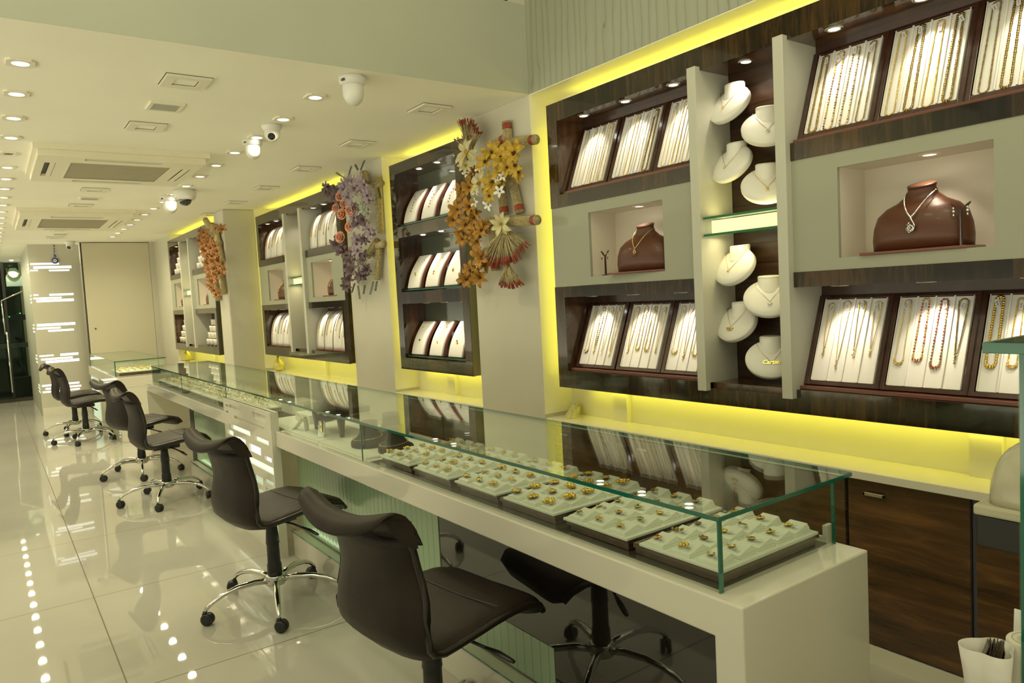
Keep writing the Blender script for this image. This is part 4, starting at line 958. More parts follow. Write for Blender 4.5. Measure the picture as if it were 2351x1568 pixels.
# --- leather busts in the cream niches
def bust(x, y, z, sc, rz, label, nlabel, kind):
    t = thing('necklace_bust', label, 'necklace bust', (x, y, z), rz, 'brown leather busts'); t.scale = (sc, sc, sc)
    N_ = 40
    def ring(w, fd, bd, h, tl=0, ex=2.0):
        o = []
        for i in range(N_):
            a = 2 * PI * i / N_; c, s_ = math.cos(a), math.sin(a)
            cc = abs(c) ** (2 / ex) * (1 if c > 0 else -1); ss = abs(s_) ** (2 / ex) * (1 if s_ > 0 else -1)
            o.append(((fd if cc > 0 else bd) * cc, w * ss, h - tl * cc))
        return o
    m = MB(); m.loft([ring(.160, .070, .050, .010, 0, 2.9), ring(.162, .078, .05, .05, 0, 2.8), ring(.158, .080, .05, .09, 0, 2.6), ring(.146, .072, .048, .130, 0, 2.4), ring(.118, .055, .045, .158, .004, 2.2), ring(.080, .040, .040, .176, .006), ring(.054, .031, .034, .196, .006), ring(.045, .030, .032, .216, .008), ring(.046, .033, .034, .226, .010)][::-1]); m.build('torso', 'bust_brown', t, world=False)
    MB().loft([ring(.047, .035, .036, .226, .010), ring(.047, .035, .036, .232, .010), ring(.042, .031, .032, .234, .010)][::-1]).build('neck_cap', 'bust_brown', t, world=False)
    MB().box(-.055, .095, -.175, .175, 0, .010).build('base_plate', 'bust_base', t, bevel=.002, world=False)
    nk = thing('necklace', nlabel, 'necklace', (x, y, z), rz, 'necklaces on the leather busts'); nk.scale = (sc, sc, sc)
    def P(u):  # -1..1 across the V
        a = abs(u); h = .118 + .088 * a ** 1.15; w = .049 * a ** .85
        f = .087 - .028 * a ** 1.0 - .050 * a ** 3.2
        return (f, w * (1 if u > 0 else -1), h)
    pts = [P(-1 + 2 * i / 40) for i in range(41)]
    c = MB()
    for i, p in enumerate(pts): c.ball(p, .0030 if kind == 'diamond' else .0024, 0, 6, 4)
    c.tube(pts, .0016, 5); c.build('chain', 'silver' if kind == 'diamond' else 'gold_pale', nk, world=False)
    c = MB(); x0 = .0905
    if kind == 'diamond':
        c.tube([(x0, .0, .116), (x0 - .001, .006, .104), (x0, .014, .090), (x0, .010, .072), (x0, -.004, .066), (x0, -.013, .076), (x0, -.012, .090), (x0, -.002, .100)], .0026, 5)
        for i in range(8): a = PI * i / 4; c.ball((x0 + .001, .0085 * math.cos(a), .081 + .0085 * math.sin(a)), .0036, 0, 6, 4, sc=(.6, 1, 1))
        c.ball((x0 + .003, 0, .081), .0038)
    else:
        for i in range(6): a = PI * i / 3; c.ball((x0, .0065 * math.cos(a), .100 + .0065 * math.sin(a)), .0036, 0, 6, 4, sc=(.6, 1, 1))
        c.ball((x0 + .001, 0, .112), .0035); c.ball((x0, -.004, .084), .0055, 1, 8, 6)
    c.build('pendant', ['silver' if kind == 'diamond' else 'gold_pale', 'gem_red'], nk, world=False)
def y_stand(x, y, z, h, rz, label, elabel, gem):
    t = thing('earring_stand', label, 'earring stand', (x, y, z), rz, 'small Y shaped earring stands')
    m = MB().lathe([(.022, 0), (.022, .004), (.006, .006), (.0045, h)], 14, cap=True); m.build('post', 'bust_dark', t, world=False)
    for s_ in (-1, 1): MB().loft([[(-.002, 0, h - .012), (.002, 0, h - .012), (.002, s_ * .006, h), (-.002, s_ * .006, h)], [(-.002, s_ * .018, h + .004), (.002, s_ * .018, h + .004), (.002, s_ * .016, h + .016), (-.002, s_ * .016, h + .016)], [(-.001, s_ * .030, h + .020), (.001, s_ * .030, h + .020), (.001, s_ * .029, h + .024), (-.001, s_ * .029, h + .024)]], smooth=False).build('arm', 'bust_dark', t, world=False)
    for s_ in (-1, 1):
        e = thing('earring', elabel[0 if s_ < 0 else 1], 'earring', (x, y, z), rz, 'earrings on the Y shaped stands')
        q = MB(); q.ball((.004, s_ * .021, h + .006), .004); q.ball((.004, s_ * .021, h - .004), .005, sc=(.6, 1, 1)); q.ball((.004, s_ * .021, h - .016), .0055 if gem else .004, 1 if gem else 0, sc=(.7, .8, 1.3)); q.build('drop', ['gold_pale' if gem else 'silver', 'gem_red'], e, world=False)
bust(2.630, 2.515, 1.5225, 1.0, PI + .1, 'brown leather bust in the cream niche left of the dividers', 'gold necklace with a red stone drop on the bust left of the dividers', 'ruby')
bust(2.640, 1.225, 1.5225, 1.0, PI + .02, 'large brown leather bust in the cream niche right of the dividers', 'sparkling diamond necklace with a swirl pendant on the large bust', 'diamond')
y_stand(2.60, 2.775, 1.5225, .105, PI, 'dark Y shaped earring stand left of the brown bust', ('red drop earring on the near arm of the left niche stand', 'red drop earring on the far arm of the left niche stand'), True)
y_stand(2.575, 1.075, 1.5225, .125, PI, 'dark Y shaped earring stand in front of the large bust', ('silvery drop earring hanging from the near arm in the right niche', 'silvery drop earring hanging from the far arm in the right niche'), False)
bust(2.60, 7.695, 1.5225, .95, PI, 'brown leather bust in the far niche of the cabinet behind the lilac flowers', 'fine necklace on the bust far from the lilac flowers', 'ruby')
bust(2.60, 6.29, 1.5225, .95, PI, 'brown leather bust in the niche just beside the lilac flowers', 'fine necklace on the bust beside the lilac flowers', 'ruby')
bust(2.24, 10.76, 1.5225, .8, PI, 'small dark bust in the far niche of the farthest cabinet', 'necklace on the bust in the farthest niche', 'ruby')
bust(2.24, 9.36, 1.5225, .8, PI, 'small dark bust in the near niche of the farthest cabinet', 'necklace on the bust in the farthest cabinet, near niche', 'ruby')
# --- convex white pads in the narrow cabinet
def convex_pad(x, y, z, label, plabel, k):
    t = thing('pendant_pad', label, 'jewellery pad', (x, y, z), PI, 'white leather pads of the narrow cabinet')
    h, w = .240, .088; fx = lambda v: -.118 * v + .020 * math.sin(PI * v); zz = lambda v: h * v
    N_ = 12; rows = []
    MB().loft([[(fx(v) + th, -w, zz(v) + th * .3) for th in (.0, .014)] + [(fx(v) + th, w, zz(v) + th * .3) for th in (.014, .0)] for v in [i / N_ for i in range(N_ + 1)]], smooth=True).build('pad', 'leather_white', t, bevel=.002, world=False)
    MB().loft([[(fx(v) - .016, -w - .006, zz(v) - .006), (fx(v) - .001, -w - .006, zz(v)), (fx(v) - .001, w + .006, zz(v)), (fx(v) - .016, w + .006, zz(v) - .006)] for v in [i / N_ for i in range(N_ + 1)]], smooth=False).build('frame', 'ledge_red', t, world=False)
    MB().box(-.12, .012, -w - .006, w + .006, -.004, -.0).build('foot', 'mahogany', t, world=False)
    p = thing('pendant', plabel, 'pendant', (x, y, z), PI, 'pendants on the narrow cabinet pads')
    q = MB(); v = .42; b = Vector((fx(v) + .017, 0, zz(v)))
    r = random.Random(k)
    if k < 3:
        for i in range(5): vv = .35 + .09 * i; q.ball((fx(vv) + .018, .006 * math.sin(i * 2), zz(vv)), .0045, 1 if i == 0 else 0, 6, 4)
    else:
        for i in range(6): q.ball((b.x, r.uniform(-.006, .006), b.z + r.uniform(-.014, .016)), .0052, 1 if i % 3 == 0 else 0, 6, 4)
    q.build('gem_cluster', ['gold_antique' if k < 3 else 'gold', 'gem_dark'], p, world=False)
    for s_ in (-1, 1):
        vv = .84; e = MB().ball((fx(vv) + .017, s_ * .045, zz(vv)), .0042); tag(e.build('earring_stud', 'gold_antique', None, world=False), f'tiny stud at the {"near" if s_ > 0 else "far"} corner, pad of the {plabel}'.replace('pendant, ', 'pendant '), 'earring', 'studs on the narrow cabinet pads'); o = bpy.context.scene.objects
        last = COL.objects[-1]; last.location = (x, y, z); last.rotation_euler = (0, 0, PI)
RN = ('top', 'middle', 'bottom'); PN = ('farthest', 'middle', 'nearest')
for ri, z in enumerate((2.0205, 1.5345, 1.0385)):
    for pi_, y in enumerate((4.845, 4.575, 4.305)):
        convex_pad(2.600, y, z, f'white convex leather pad, {PN[pi_]} one on the {RN[ri]} shelf, narrow cabinet',
                   f'{("ornate" if ri == 0 else "gold")} pendant, {PN[pi_]} on {RN[ri]} shelf', ri * 3 + pi_)
# --- curved necklace pads of the second cabinet
def curved_pad(x, y, z, w, h, label, nlabels, seed):
    t = thing('curved_necklace_pad', label, 'jewellery pad', (x, y, z), PI, 'tall curved white necklace pads')
    N_ = 14; fx = lambda v: .045 - .13 * v ** 2.2; zz = lambda v: h * math.sin(v * 1.35) / math.sin(1.35)
    MB().loft([[(fx(v) - .010, -w, zz(v)), (fx(v), -w, zz(v)), (fx(v) - .003, -w * .12, zz(v)), (fx(v) - .010, 0, zz(v)), (fx(v) - .003, w * .12, zz(v)), (fx(v), w, zz(v)), (fx(v) - .010, w, zz(v))] for v in [i / N_ for i in range(N_ + 1)]]).build('pad', 'leather_white', t, world=False)
    MB().box(-.09, .055, -w, w, -.010, -.0005).build('base', 'ledge_red', t, bevel=.001, world=False)
    r = random.Random(seed)
    for s_, nl in zip((1, -1), nlabels):
        hw = .012; n = 12; v0 = r.uniform(.25, .42)
        path = [(fx(v) + .002, s_ * w * .55 - hw * (1 - .6 * (1 - v)), zz(v)) for v in [1 - (1 - v0) * i / n for i in range(n + 1)]]
        path += [(fx(v) + .002, s_ * w * .55 + hw * (1 - .6 * (1 - v)), zz(v)) for v in [v0 + (1 - v0) * i / n for i in range(n + 1)]]
        m = MB(); m.tube(path, .0016, 4)
        for k in range(4): m.ball((fx(v0) + .003, s_ * w * .55, zz(v0) - .005 * k), .004, 0, 5, 4)
        if seed % 2:
            for k in range(0, len(path), 2): m.ball(path[k], .0032, 0, 5, 4)
        o = m.build('necklace', 'gold' if r.random() < .7 else 'gold_antique', None, world=False); o.location = (x, y, z); o.rotation_euler = (0, 0, PI)
        tag(o, nl, 'necklace', 'necklaces on the curved pads')
for key, ys, z, h in (('upper far', [8.11, 7.91, 7.71, 7.51], 1.984, .345), ('lower far', [8.11, 7.91, 7.71, 7.51], 1.032, .355), ('upper near', [6.72, 6.51, 6.30, 6.11], 1.984, .345), ('lower near', [6.72, 6.51, 6.30, 6.11], 1.032, .355)):
    for i, y in enumerate(ys):
        nm = f'{ORD[i]} from far end, {key} opening'
        curved_pad(2.60, y, z, .092, h, f'tall curved white pad, {nm}, second cabinet', [f'gold necklace on the far strip, curved pad {nm}', f'gold necklace on the near strip, curved pad {nm}'], int(y * 100) + (3 if 'lower' in key else 0))
# --- stepped ring stands of the farthest cabinet
def ring_steps(x, y, z, label):
    t = thing('stepped_ring_stand', label, 'ring stand', (x, y, z), PI, 'stepped white ring stands')
    for k in range(4):
        MB().lathe([(.050, .0), (.052, .052), (.056, .062), (.050, .070), (.020, .070)], 14, (.0 - .022 * k, 0, k * .080)).build('step', 'leather_white', t, world=False)
    MB().box(-.10, .05, -.055, .055, -.008, 0).build('base', 'mahogany', t, world=False)
    m = MB()
    for k in range(4): m.tube([(.030 - .022 * k + .012 * math.cos(a), .012 * math.sin(a), .074 + k * .080) for a in [2 * PI * i / 10 for i in range(10)]], .003, 4, closed=True)
    m.build('gold_rings', 'gold', t, world=False, kind='stuff')
for key, ys, z in (('upper far', [11.10, 10.93, 10.76, 10.58], 1.981), ('lower far', [11.10, 10.93, 10.76, 10.58], 1.029), ('upper near', [9.75, 9.55, 9.36, 9.16, 9.02], 1.981), ('lower near', [9.55, 9.38, 9.20, 9.04], 1.029)):
    for i, y in enumerate(ys): ring_steps(2.235, y, z, f'stepped white ring stand, {ORD[i]} from far end, {key} opening, farthest cabinet')

# ================================================================== office chairs
def office_chair(x, y, rz, label, seed=0):
    t = thing('office_chair', label, 'office chair', (x, y, 0), rz, 'brown leather swivel chairs along the counters')
    # side profile, seat lip -> seat -> bend -> lumbar -> top; local +x is forward
    prof = [(.275, .418), (.272, .440), (.252, .462), (.205, .476), (.14, .479), (.07, .474), (.0, .466), (-.07, .458), (-.125, .452), (-.168, .458), (-.192, .482), (-.202, .52), (-.200, .575), (-.193, .62), (-.191, .665), (-.198, .715), (-.211, .765), (-.225, .800)]
    P = [Vector((a, 0, b)) for a, b in prof]
    for _ in range(1):
        Q = [P[0]]
        for i in range(len(P) - 1): Q.append(P[i].lerp(P[i + 1], .5) if False else P[i + 1])
        P = Q
    def sweep(P, hw, th, bulge, n=28):
        rings = []
        for i, p in enumerate(P):
            d = (P[min(i + 1, len(P) - 1)] - P[max(i - 1, 0)]).normalized(); nn = Vector((-d.z, 0, d.x)) * -1
            if nn.dot(Vector((1, 0, 0)) if i > 9 else Vector((0, 0, 1))) < 0: nn = -nn
            k = i / (len(P) - 1); w, tt, bl = hw(k), th(k), bulge(k)
            r = []
            for j in range(n):
                a = 2 * PI * j / n; c, s_ = math.cos(a), math.sin(a)
                yy = w * abs(c) ** .55 * (1 if c > 0 else -1); off = tt * abs(s_) ** .8 * (1 if s_ > 0 else -1)
                r.append(p + Vector((0, yy, 0)) + nn * (off + bl * (yy / .23) ** 2))
            rings.append(r)
        return rings
    hw = lambda k: .232 * (1 - .30 * max(0, 1 - k / .10) ** 2) * (1 - .15 * math.exp(-((k - .90) / .16) ** 2)) 
    th = lambda k: (.033 if k < .4 else .033 - .007 * min(1, (k - .4) / .2)) * (1 - .45 * max(0, 1 - k / .06)) * (1 - .15 * max(0, (k - .9) / .1))
    bl = lambda k: .012 if k < .45 else .012 + .020 * min(1, (k - .45) / .3)
    MB().loft(sweep(P, hw, th, bl)).build('seat_and_back_shell', 'leather_brown', t, world=False)
    # rolled headrest flap that flares backwards, dipping in the middle
    H = []
    hp = [(-.217, .785), (-.233, .832), (-.255, .862), (-.280, .876), (-.306, .868), (-.318, .848)]
    n = 26
    for (a, b) in hp:
        pass
    def flap(u, v):
        yy = -.245 + .49 * v; q = yy / .245; lift = .030 * q * q - .010; k = u * (len(hp) - 1); i = min(int(k), len(hp) - 2); f = k - i
        a = hp[i][0] * (1 - f) + hp[i + 1][0] * f; b = hp[i][1] * (1 - f) + hp[i + 1][1] * f
        taper = 1 - .14 * u * u
        return (a + .030 * q * q * (1 - u * .5) - (.018 * (1 - q * q)) * u, yy * taper, b + lift * (.4 + .6 * min(1, u * 2)) - .020 * u * (1 - q * q))
    m = MB(); nu, nv = 12, 24; th_ = .012
    top = [[Vector(flap(i / nu, j / nv)) for j in range(nv + 1)] for i in range(nu + 1)]
    ring = []
    for j in range(nv + 1):
        r = []
        e = math.sqrt(max(0.02, 1 - abs(2 * j / nv - 1) ** 6))
        for i in range(nu + 1):
            d = (top[min(i + 1, nu)][j] - top[max(i - 1, 0)][j]).normalized(); nn = Vector((-d.z, 0, d.x)); nn = -nn if nn.z < 0 and i > 1 else nn
            r.append(top[i][j] + nn * th_ * e * math.sin(PI * (.12 + .80 * i / nu)) )
        for i in range(nu, -1, -1):
            d = (top[min(i + 1, nu)][j] - top[max(i - 1, 0)][j]).normalized(); nn = Vector((-d.z, 0, d.x)); nn = -nn if nn.z < 0 and i > 1 else nn
            r.append(top[i][j] - nn * th_ * e)
        ring.append(r)
    m.loft(ring); m.build('headrest_flap', 'leather_brown', t, world=False)
    # piping along both edges, seams across
    for s_ in (-1, 1):
        pts = []
        R_ = sweep(P, hw, th, bl)
        for i in range(len(P)):
            r = R_[i]; pts.append(sorted(r, key=lambda p: -s_ * p.y)[0] + Vector((0, s_ * .001, 0)))
        MB().tube([tuple(p) for p in pts[1:]], .011, 8).build('edge_piping', 'leather_piping', t, world=False)
        c = [(-.268, s_ * .200, .870), (-.222, s_ * .232, .866), (-.202, s_ * .230, .785), (-.240, s_ * .212, .818)]
        MB().loft([[(a - .006, b, z) for a, b, z in c], [(a + .006, b + s_ * .010, z) for a, b, z in c]], smooth=False).build('folded_corner', 'leather_brown', t, bevel=.005, world=False)
    R_ = sweep(P, hw, th, bl)
    m = MB()
    for sx in (.155, -.02): pass
    seam = []
    for j in range(15):
        yy = -.215 + .43 * j / 14; seam.append((.095 + .0 * yy, yy, .5092 + .012 * (yy / .23) ** 2 + .0010))
    m.tube(seam, .0016, 4); m.build('seat_seam', 'leather_seam', t, world=False)
    m = MB(); m.tube([(-.168 - .0, -.20 + .40 * j / 14, .752 + .0 * j) for j in range(15)], .0016, 4)
    sb = []
    for j in range(15):
        yy = -.20 + .40 * j / 14; sb.append((-.188 + .042 * (yy / .23) ** 2, yy, .770 + .018 * (yy / .23) ** 2))
    MB().box(-.09, .10, -.07, .07, .405, .436).box(-.02, .06, -.09, .09, .41, .44).build('mechanism', 'plastic_black', t, bevel=.004, world=False)
    MB().lathe([(.014, .28), (.014, .410)], 14).build('gas_rod', 'steel', t, world=False)
    MB().lathe([(.036, .140), (.034, .20), (.031, .205), (.030, .30), (.033, .302), (.030, .345), (.026, .385), (.022, .41)], 24).build('column_cover', 'plastic_black', t, world=False)
    MB().lathe([(.040, .098), (.046, .100), (.047, .142), (.042, .148), (.033, .149)], 28).build('hub', 'chrome', t, world=False)
    base_a = .49
    for k in range(5):
        a = base_a + 2 * PI * k / 5; ca, sa = math.cos(a), math.sin(a)
        leg = MB().tube([(r * ca, r * sa, z) for r, z in ((.035, .122), (.10, .132), (.18, .130), (.25, .115), (.30, .093), (.330, .070), (.336, .056))], [.018, .017, .0155, .014, .0125, .011, .009], 10, flat=.85).build('star_leg', 'chrome', t, world=False)
        c = MB(); px, py = .336 * ca, .336 * sa; b = a + (.9 if k % 2 else 2.3); cb, sb_ = math.cos(b), math.sin(b)
        for s_ in (-1, 1):
            cx, cy = px + s_ * .012 * -sb_ + .012 * cb, py + s_ * .012 * cb + .012 * sb_
            Mx = Matrix.Translation((cx, cy, .027)) @ Matrix.Rotation(b, 4, 'Z')
            q = MB(Mx); q.lathe([(.012, -.009), (.024, -.009), (.0268, -.006), (.0268, .006), (.024, .009), (.012, .009)], 18, ax='y'); o0 = len(c.v); c.v += q.v; c.f += [tuple(i + o0 for i in f) for f in q.f]; c.m += q.m; c.sm += q.sm
        Mx = Matrix.Translation((px, py, 0)) @ Matrix.Rotation(b, 4, 'Z'); q = MB(Mx); q.box(-.012, .030, -.006, .006, .028, .052); q.lathe([(.010, .045), (.010, .062)], 10); o0 = len(c.v); c.v += q.v; c.f += [tuple(i + o0 for i in f) for f in q.f]; c.m += q.m; c.sm += q.sm
        c.build('caster', 'plastic_black', leg, world=False)
    m = MB().tube([(.02, -.08, .418), (.04, -.14, .412), (.06, -.20, .398)], .005, 6).build('lever_rod', 'plastic_black', t, world=False)
    MB().tube([(.058, -.195, .400), (.070, -.235, .392), (.080, -.275, .380), (.084, -.290, .376)], [.007, .011, .010, .007], 8, flat=.6).build('lever_grip', 'plastic_black', t, world=False)
    return t
CH = [(1.045, 1.985, 8.5, 'brown leather swivel chair nearest the camera, seen from behind'), (1.043, 3.558, 10, 'brown leather swivel chair in front of the slotted light panel'),
      (1.030, 6.150, 4, 'brown leather swivel chair third from the camera, pulled to the far counter'), (1.039, 7.339, 17, 'brown leather swivel chair with wrinkled back, just behind the third chair'),
      (.836, 9.846, 4, 'brown leather swivel chair facing the far short counter'), (.802, 10.72, 2, 'farthest brown leather swivel chair, closest to the lit end pillar')]
c0 = office_chair(*CH[0][:2], math.radians(CH[0][2]), CH[0][3])
for x, y, a, l in CH[1:]: dup(c0, (x, y, 0), math.radians(a), l)

# ================================================================== dried flower arrangements
A1 = dict( ochre=[(3.554,2.284,0.0535),(3.332,2.238,0.0586),(3.317,2.173,0.0585),(3.46,2.237,0.0551),(3.618,2.24,0.0516),(3.557,2.114,0.0588),(3.301,2.129,0.0437),(3.41,2.172,0.0447),(3.601,2.039,0.0413),(3.477,2.158,0.0402)], cream=[(3.821,2.329,0.0669),(3.7,2.125,0.063),(3.496,1.861,0.0583),(3.844,2.259,0.043)], white=[(3.7,2.221,0.0236),(3.496,2.049,0.0303),(3.748,2.085,0.0212),(3.457,2.13,0.0226),(3.839,2.21,0.0242),(3.619,1.99,0.0285),(3.652,2.226,0.0208),(3.769,2.023,0.024),(3.524,2.129,0.0203)], orange=[(3.891,2.052,0.0435),(3.965,1.999,0.0469),(4.024,1.946,0.0474),(3.821,2.003,0.0457),(3.882,1.903,0.0517),(3.778,1.931,0.0454),(3.7,1.844,0.0553),(3.932,1.818,0.0412),(3.754,1.788,0.0453),(3.716,1.682,0.0583),(3.851,1.611,0.0516),(3.907,1.564,0.0467),(3.752,1.565,0.0481),(3.818,2.122,0.0402),(3.776,2.195,0.0372),(3.909,2.122,0.0382),(3.789,1.826,0.0402)], st=[(3.467,2.446),(3.45,2.302),(3.455,2.155),(3.378,1.914),(3.461,2.322),(3.183,2.288),(3.618,2.335),(3.458,2.353),(3.645,1.916),(3.644,1.599),(3.672,1.888),(3.142,1.846)], fan=[(3.766,2.337),(3.876,2.531),(3.742,2.514),(3.643,2.416),(3.927,2.435),(3.463,1.832),(3.73,1.688),(3.572,1.626),(3.352,1.636),(3.214,1.723),(3.46,1.631),(3.515,1.507),(3.408,1.49),(3.306,1.506)] )
A2 = dict( lilac=[(5.526,2.37,0.049),(5.379,2.395,0.048),(5.665,2.319,0.0536),(5.283,2.28,0.0474),(5.335,2.365,0.0409),(5.564,2.137,0.0494),(5.513,2.079,0.0491),(5.308,2.013,0.0478),(5.274,1.976,0.0374),(5.538,1.924,0.0494),(5.743,2.391,0.0433),(5.594,2.429,0.0424),(5.258,2.236,0.0405),(5.421,2.34,0.0449),(5.572,2.244,0.0424),(5.546,1.872,0.0424)], plum=[(5.975,2.406,0.0521),(6.083,2.459,0.0452),(5.912,1.95,0.0556),(5.829,1.884,0.0514),(5.61,1.853,0.0463),(5.658,1.72,0.0539),(5.51,1.67,0.0493),(5.758,1.654,0.0474),(5.449,1.792,0.0419),(5.812,1.601,0.0404),(5.379,1.711,0.038),(5.4,1.947,0.038),(5.888,2.358,0.0442),(5.392,2.101,0.0379),(5.699,1.795,0.0433)], peach=[(5.834,2.343,0.0365),(5.804,2.194,0.0437),(5.631,2.205,0.0427),(5.662,2.074,0.043),(5.873,2.009,0.0442),(5.933,2.261,0.0333),(5.763,2.275,0.0326)], sage=[(5.476,2.203,0.0314),(5.364,2.176,0.0309),(5.305,2.138,0.0306),(5.371,2.235,0.0275)], st=[(5.17,2.406),(5.172,1.976),(5.22,1.863),(5.288,1.624),(5.437,1.819),(5.242,1.926),(5.248,1.886),(5.035,1.881),(5.407,2.478),(5.348,2.384),(5.241,2.351),(5.102,2.346)], sp=[(5.686,2.464),(5.878,2.574),(5.64,2.471),(5.573,2.558),(5.446,2.495),(5.49,2.591),(5.398,2.487),(5.319,2.568),(5.591,1.592),(5.574,1.481),(5.649,1.613),(5.724,1.536),(5.289,1.614),(5.369,1.511),(5.227,1.611),(5.269,1.535),(5.107,2.314),(5.075,2.225),(5.835,1.848),(5.8,1.783),(5.456,1.587),(5.492,1.518)] )
A3 = dict( rust=[(9.024,2.304,0.0457),(8.852,2.322,0.045),(9.089,2.234,0.046),(8.839,2.237,0.0499),(8.635,2.253,0.044),(9.032,2.153,0.0458),(8.764,2.156,0.0496),(8.566,2.164,0.0438),(8.995,2.074,0.0457),(8.734,2.065,0.0495),(8.54,2.065,0.0437),(8.958,1.996,0.0455),(8.718,1.99,0.0494),(8.484,1.998,0.0435),(8.901,1.917,0.0453),(8.664,1.913,0.0492),(8.431,1.928,0.0385),(8.885,1.84,0.0453),(8.647,1.843,0.0442),(8.787,1.771,0.0449),(8.608,1.782,0.0392),(8.739,1.669,0.0397),(8.536,1.643,0.039),(8.884,1.715,0.0352),(9.069,2.359,0.0357),(8.207,2.311,0.0422),(8.225,1.887,0.0471),(8.491,2.1,0.0386)], st=[(9.0,2.503),(8.467,2.179),(8.681,2.418),(8.448,1.626),(8.816,2.309),(8.715,1.56),(8.594,2.384),(8.432,1.985)] )

def flower(m, c, r, n, normal, roll, cup=.35, mi=0, mc=1, wid=.42, seed=0, point=True):
    rr = random.Random(seed); Rq = Vector(normal).normalized().to_track_quat('Z', 'Y').to_matrix().to_4x4()
    B = Matrix.Translation(c) @ Rq @ Matrix.Rotation(roll, 4, 'Z'); old = m.M; m.M = B
    for k in range(n):
        a = 2 * PI * k / n + rr.uniform(-.12, .12); L = r * rr.uniform(.85, 1.1); cu = cup + rr.uniform(-.2, .25)
        def pt(u, v):
            w = L * wid * (math.sin(PI * min(1, u * .93 + .07)) ** (.8 if point else .45)) * (1 if u < .99 else (.15 if point else .5)); s_ = (v - .5) * 2 * w * .5
            rad = .06 * r + u * L; h = L * cu * math.sin(u * PI * .75) + abs(v - .5) * L * .12
            return (rad * math.cos(a) - s_ * math.sin(a), rad * math.sin(a) + s_ * math.cos(a), h)
        m.grid(pt, 5, 3, mi)
    for k in range(6): m.ball((rr.uniform(-.10, .10) * r, rr.uniform(-.10, .10) * r, rr.uniform(.1, .3) * r), r * .075, mc, 5, 4)
    m.M = old
def rose(m, c, r, normal, seed):
    Rq = Vector(normal).normalized().to_track_quat('Z', 'Y').to_matrix().to_4x4(); old = m.M; m.M = Matrix.Translation(c) @ Rq
    for ly, (k, rd, h) in enumerate(((5, 1.0, .35), (4, .72, .62), (3, .42, .80))):
        for i in range(k):
            a = 2 * PI * i / k + ly * .6
            m.grid(lambda u, v: ((rd * r * (.55 + .45 * u)) * math.cos(a + (v - .5) * 6.0 / k), (rd * r * (.55 + .45 * u)) * math.sin(a + (v - .5) * 6.0 / k), r * h * math.sin(u * 1.9) + .1 * r * ly), 4, 6)
    m.ball((0, 0, r * .35), r * .3); m.M = old
def stick(m, a, b, r, seg=9): 
    n = 6; P = [Vector(a).lerp(Vector(b), i / n) for i in range(n + 1)]; m.tube([tuple(p) for p in P], r, seg)
def broom(t, base, tips, x, name, matb, r0=.0023):
    m = MB(); rr = random.Random(4)
    B = Vector(base)
    for k in range(len(tips) - 1):
        A_, C_ = Vector(tips[k]), Vector(tips[k + 1])
        for i in range(52):
            f = (i + rr.random()) / 52; e = A_.lerp(C_, f); e = e + Vector((rr.uniform(-.03, .015), 0, 0)); e = B + (e - B) * rr.uniform(.86, 1.08)
            mid = B.lerp(e, .5) + Vector((rr.uniform(-.015, .0), rr.uniform(-.008, .008), rr.uniform(-.006, .006)))
            m.tube([tuple(B + Vector((0, rr.uniform(-.01, .01), rr.uniform(-.008, .008)))), tuple(mid), tuple(mid.lerp(e, .75))], r0, 3, 0); m.tube([tuple(mid.lerp(e, .75)), tuple(e)], r0 * 1.25, 3, 1)
    return m.build(name, matb, t)
def keep(x, y, z, ref):
    k = x / ref; return (x, y * k, HC + (z - HC) * k)
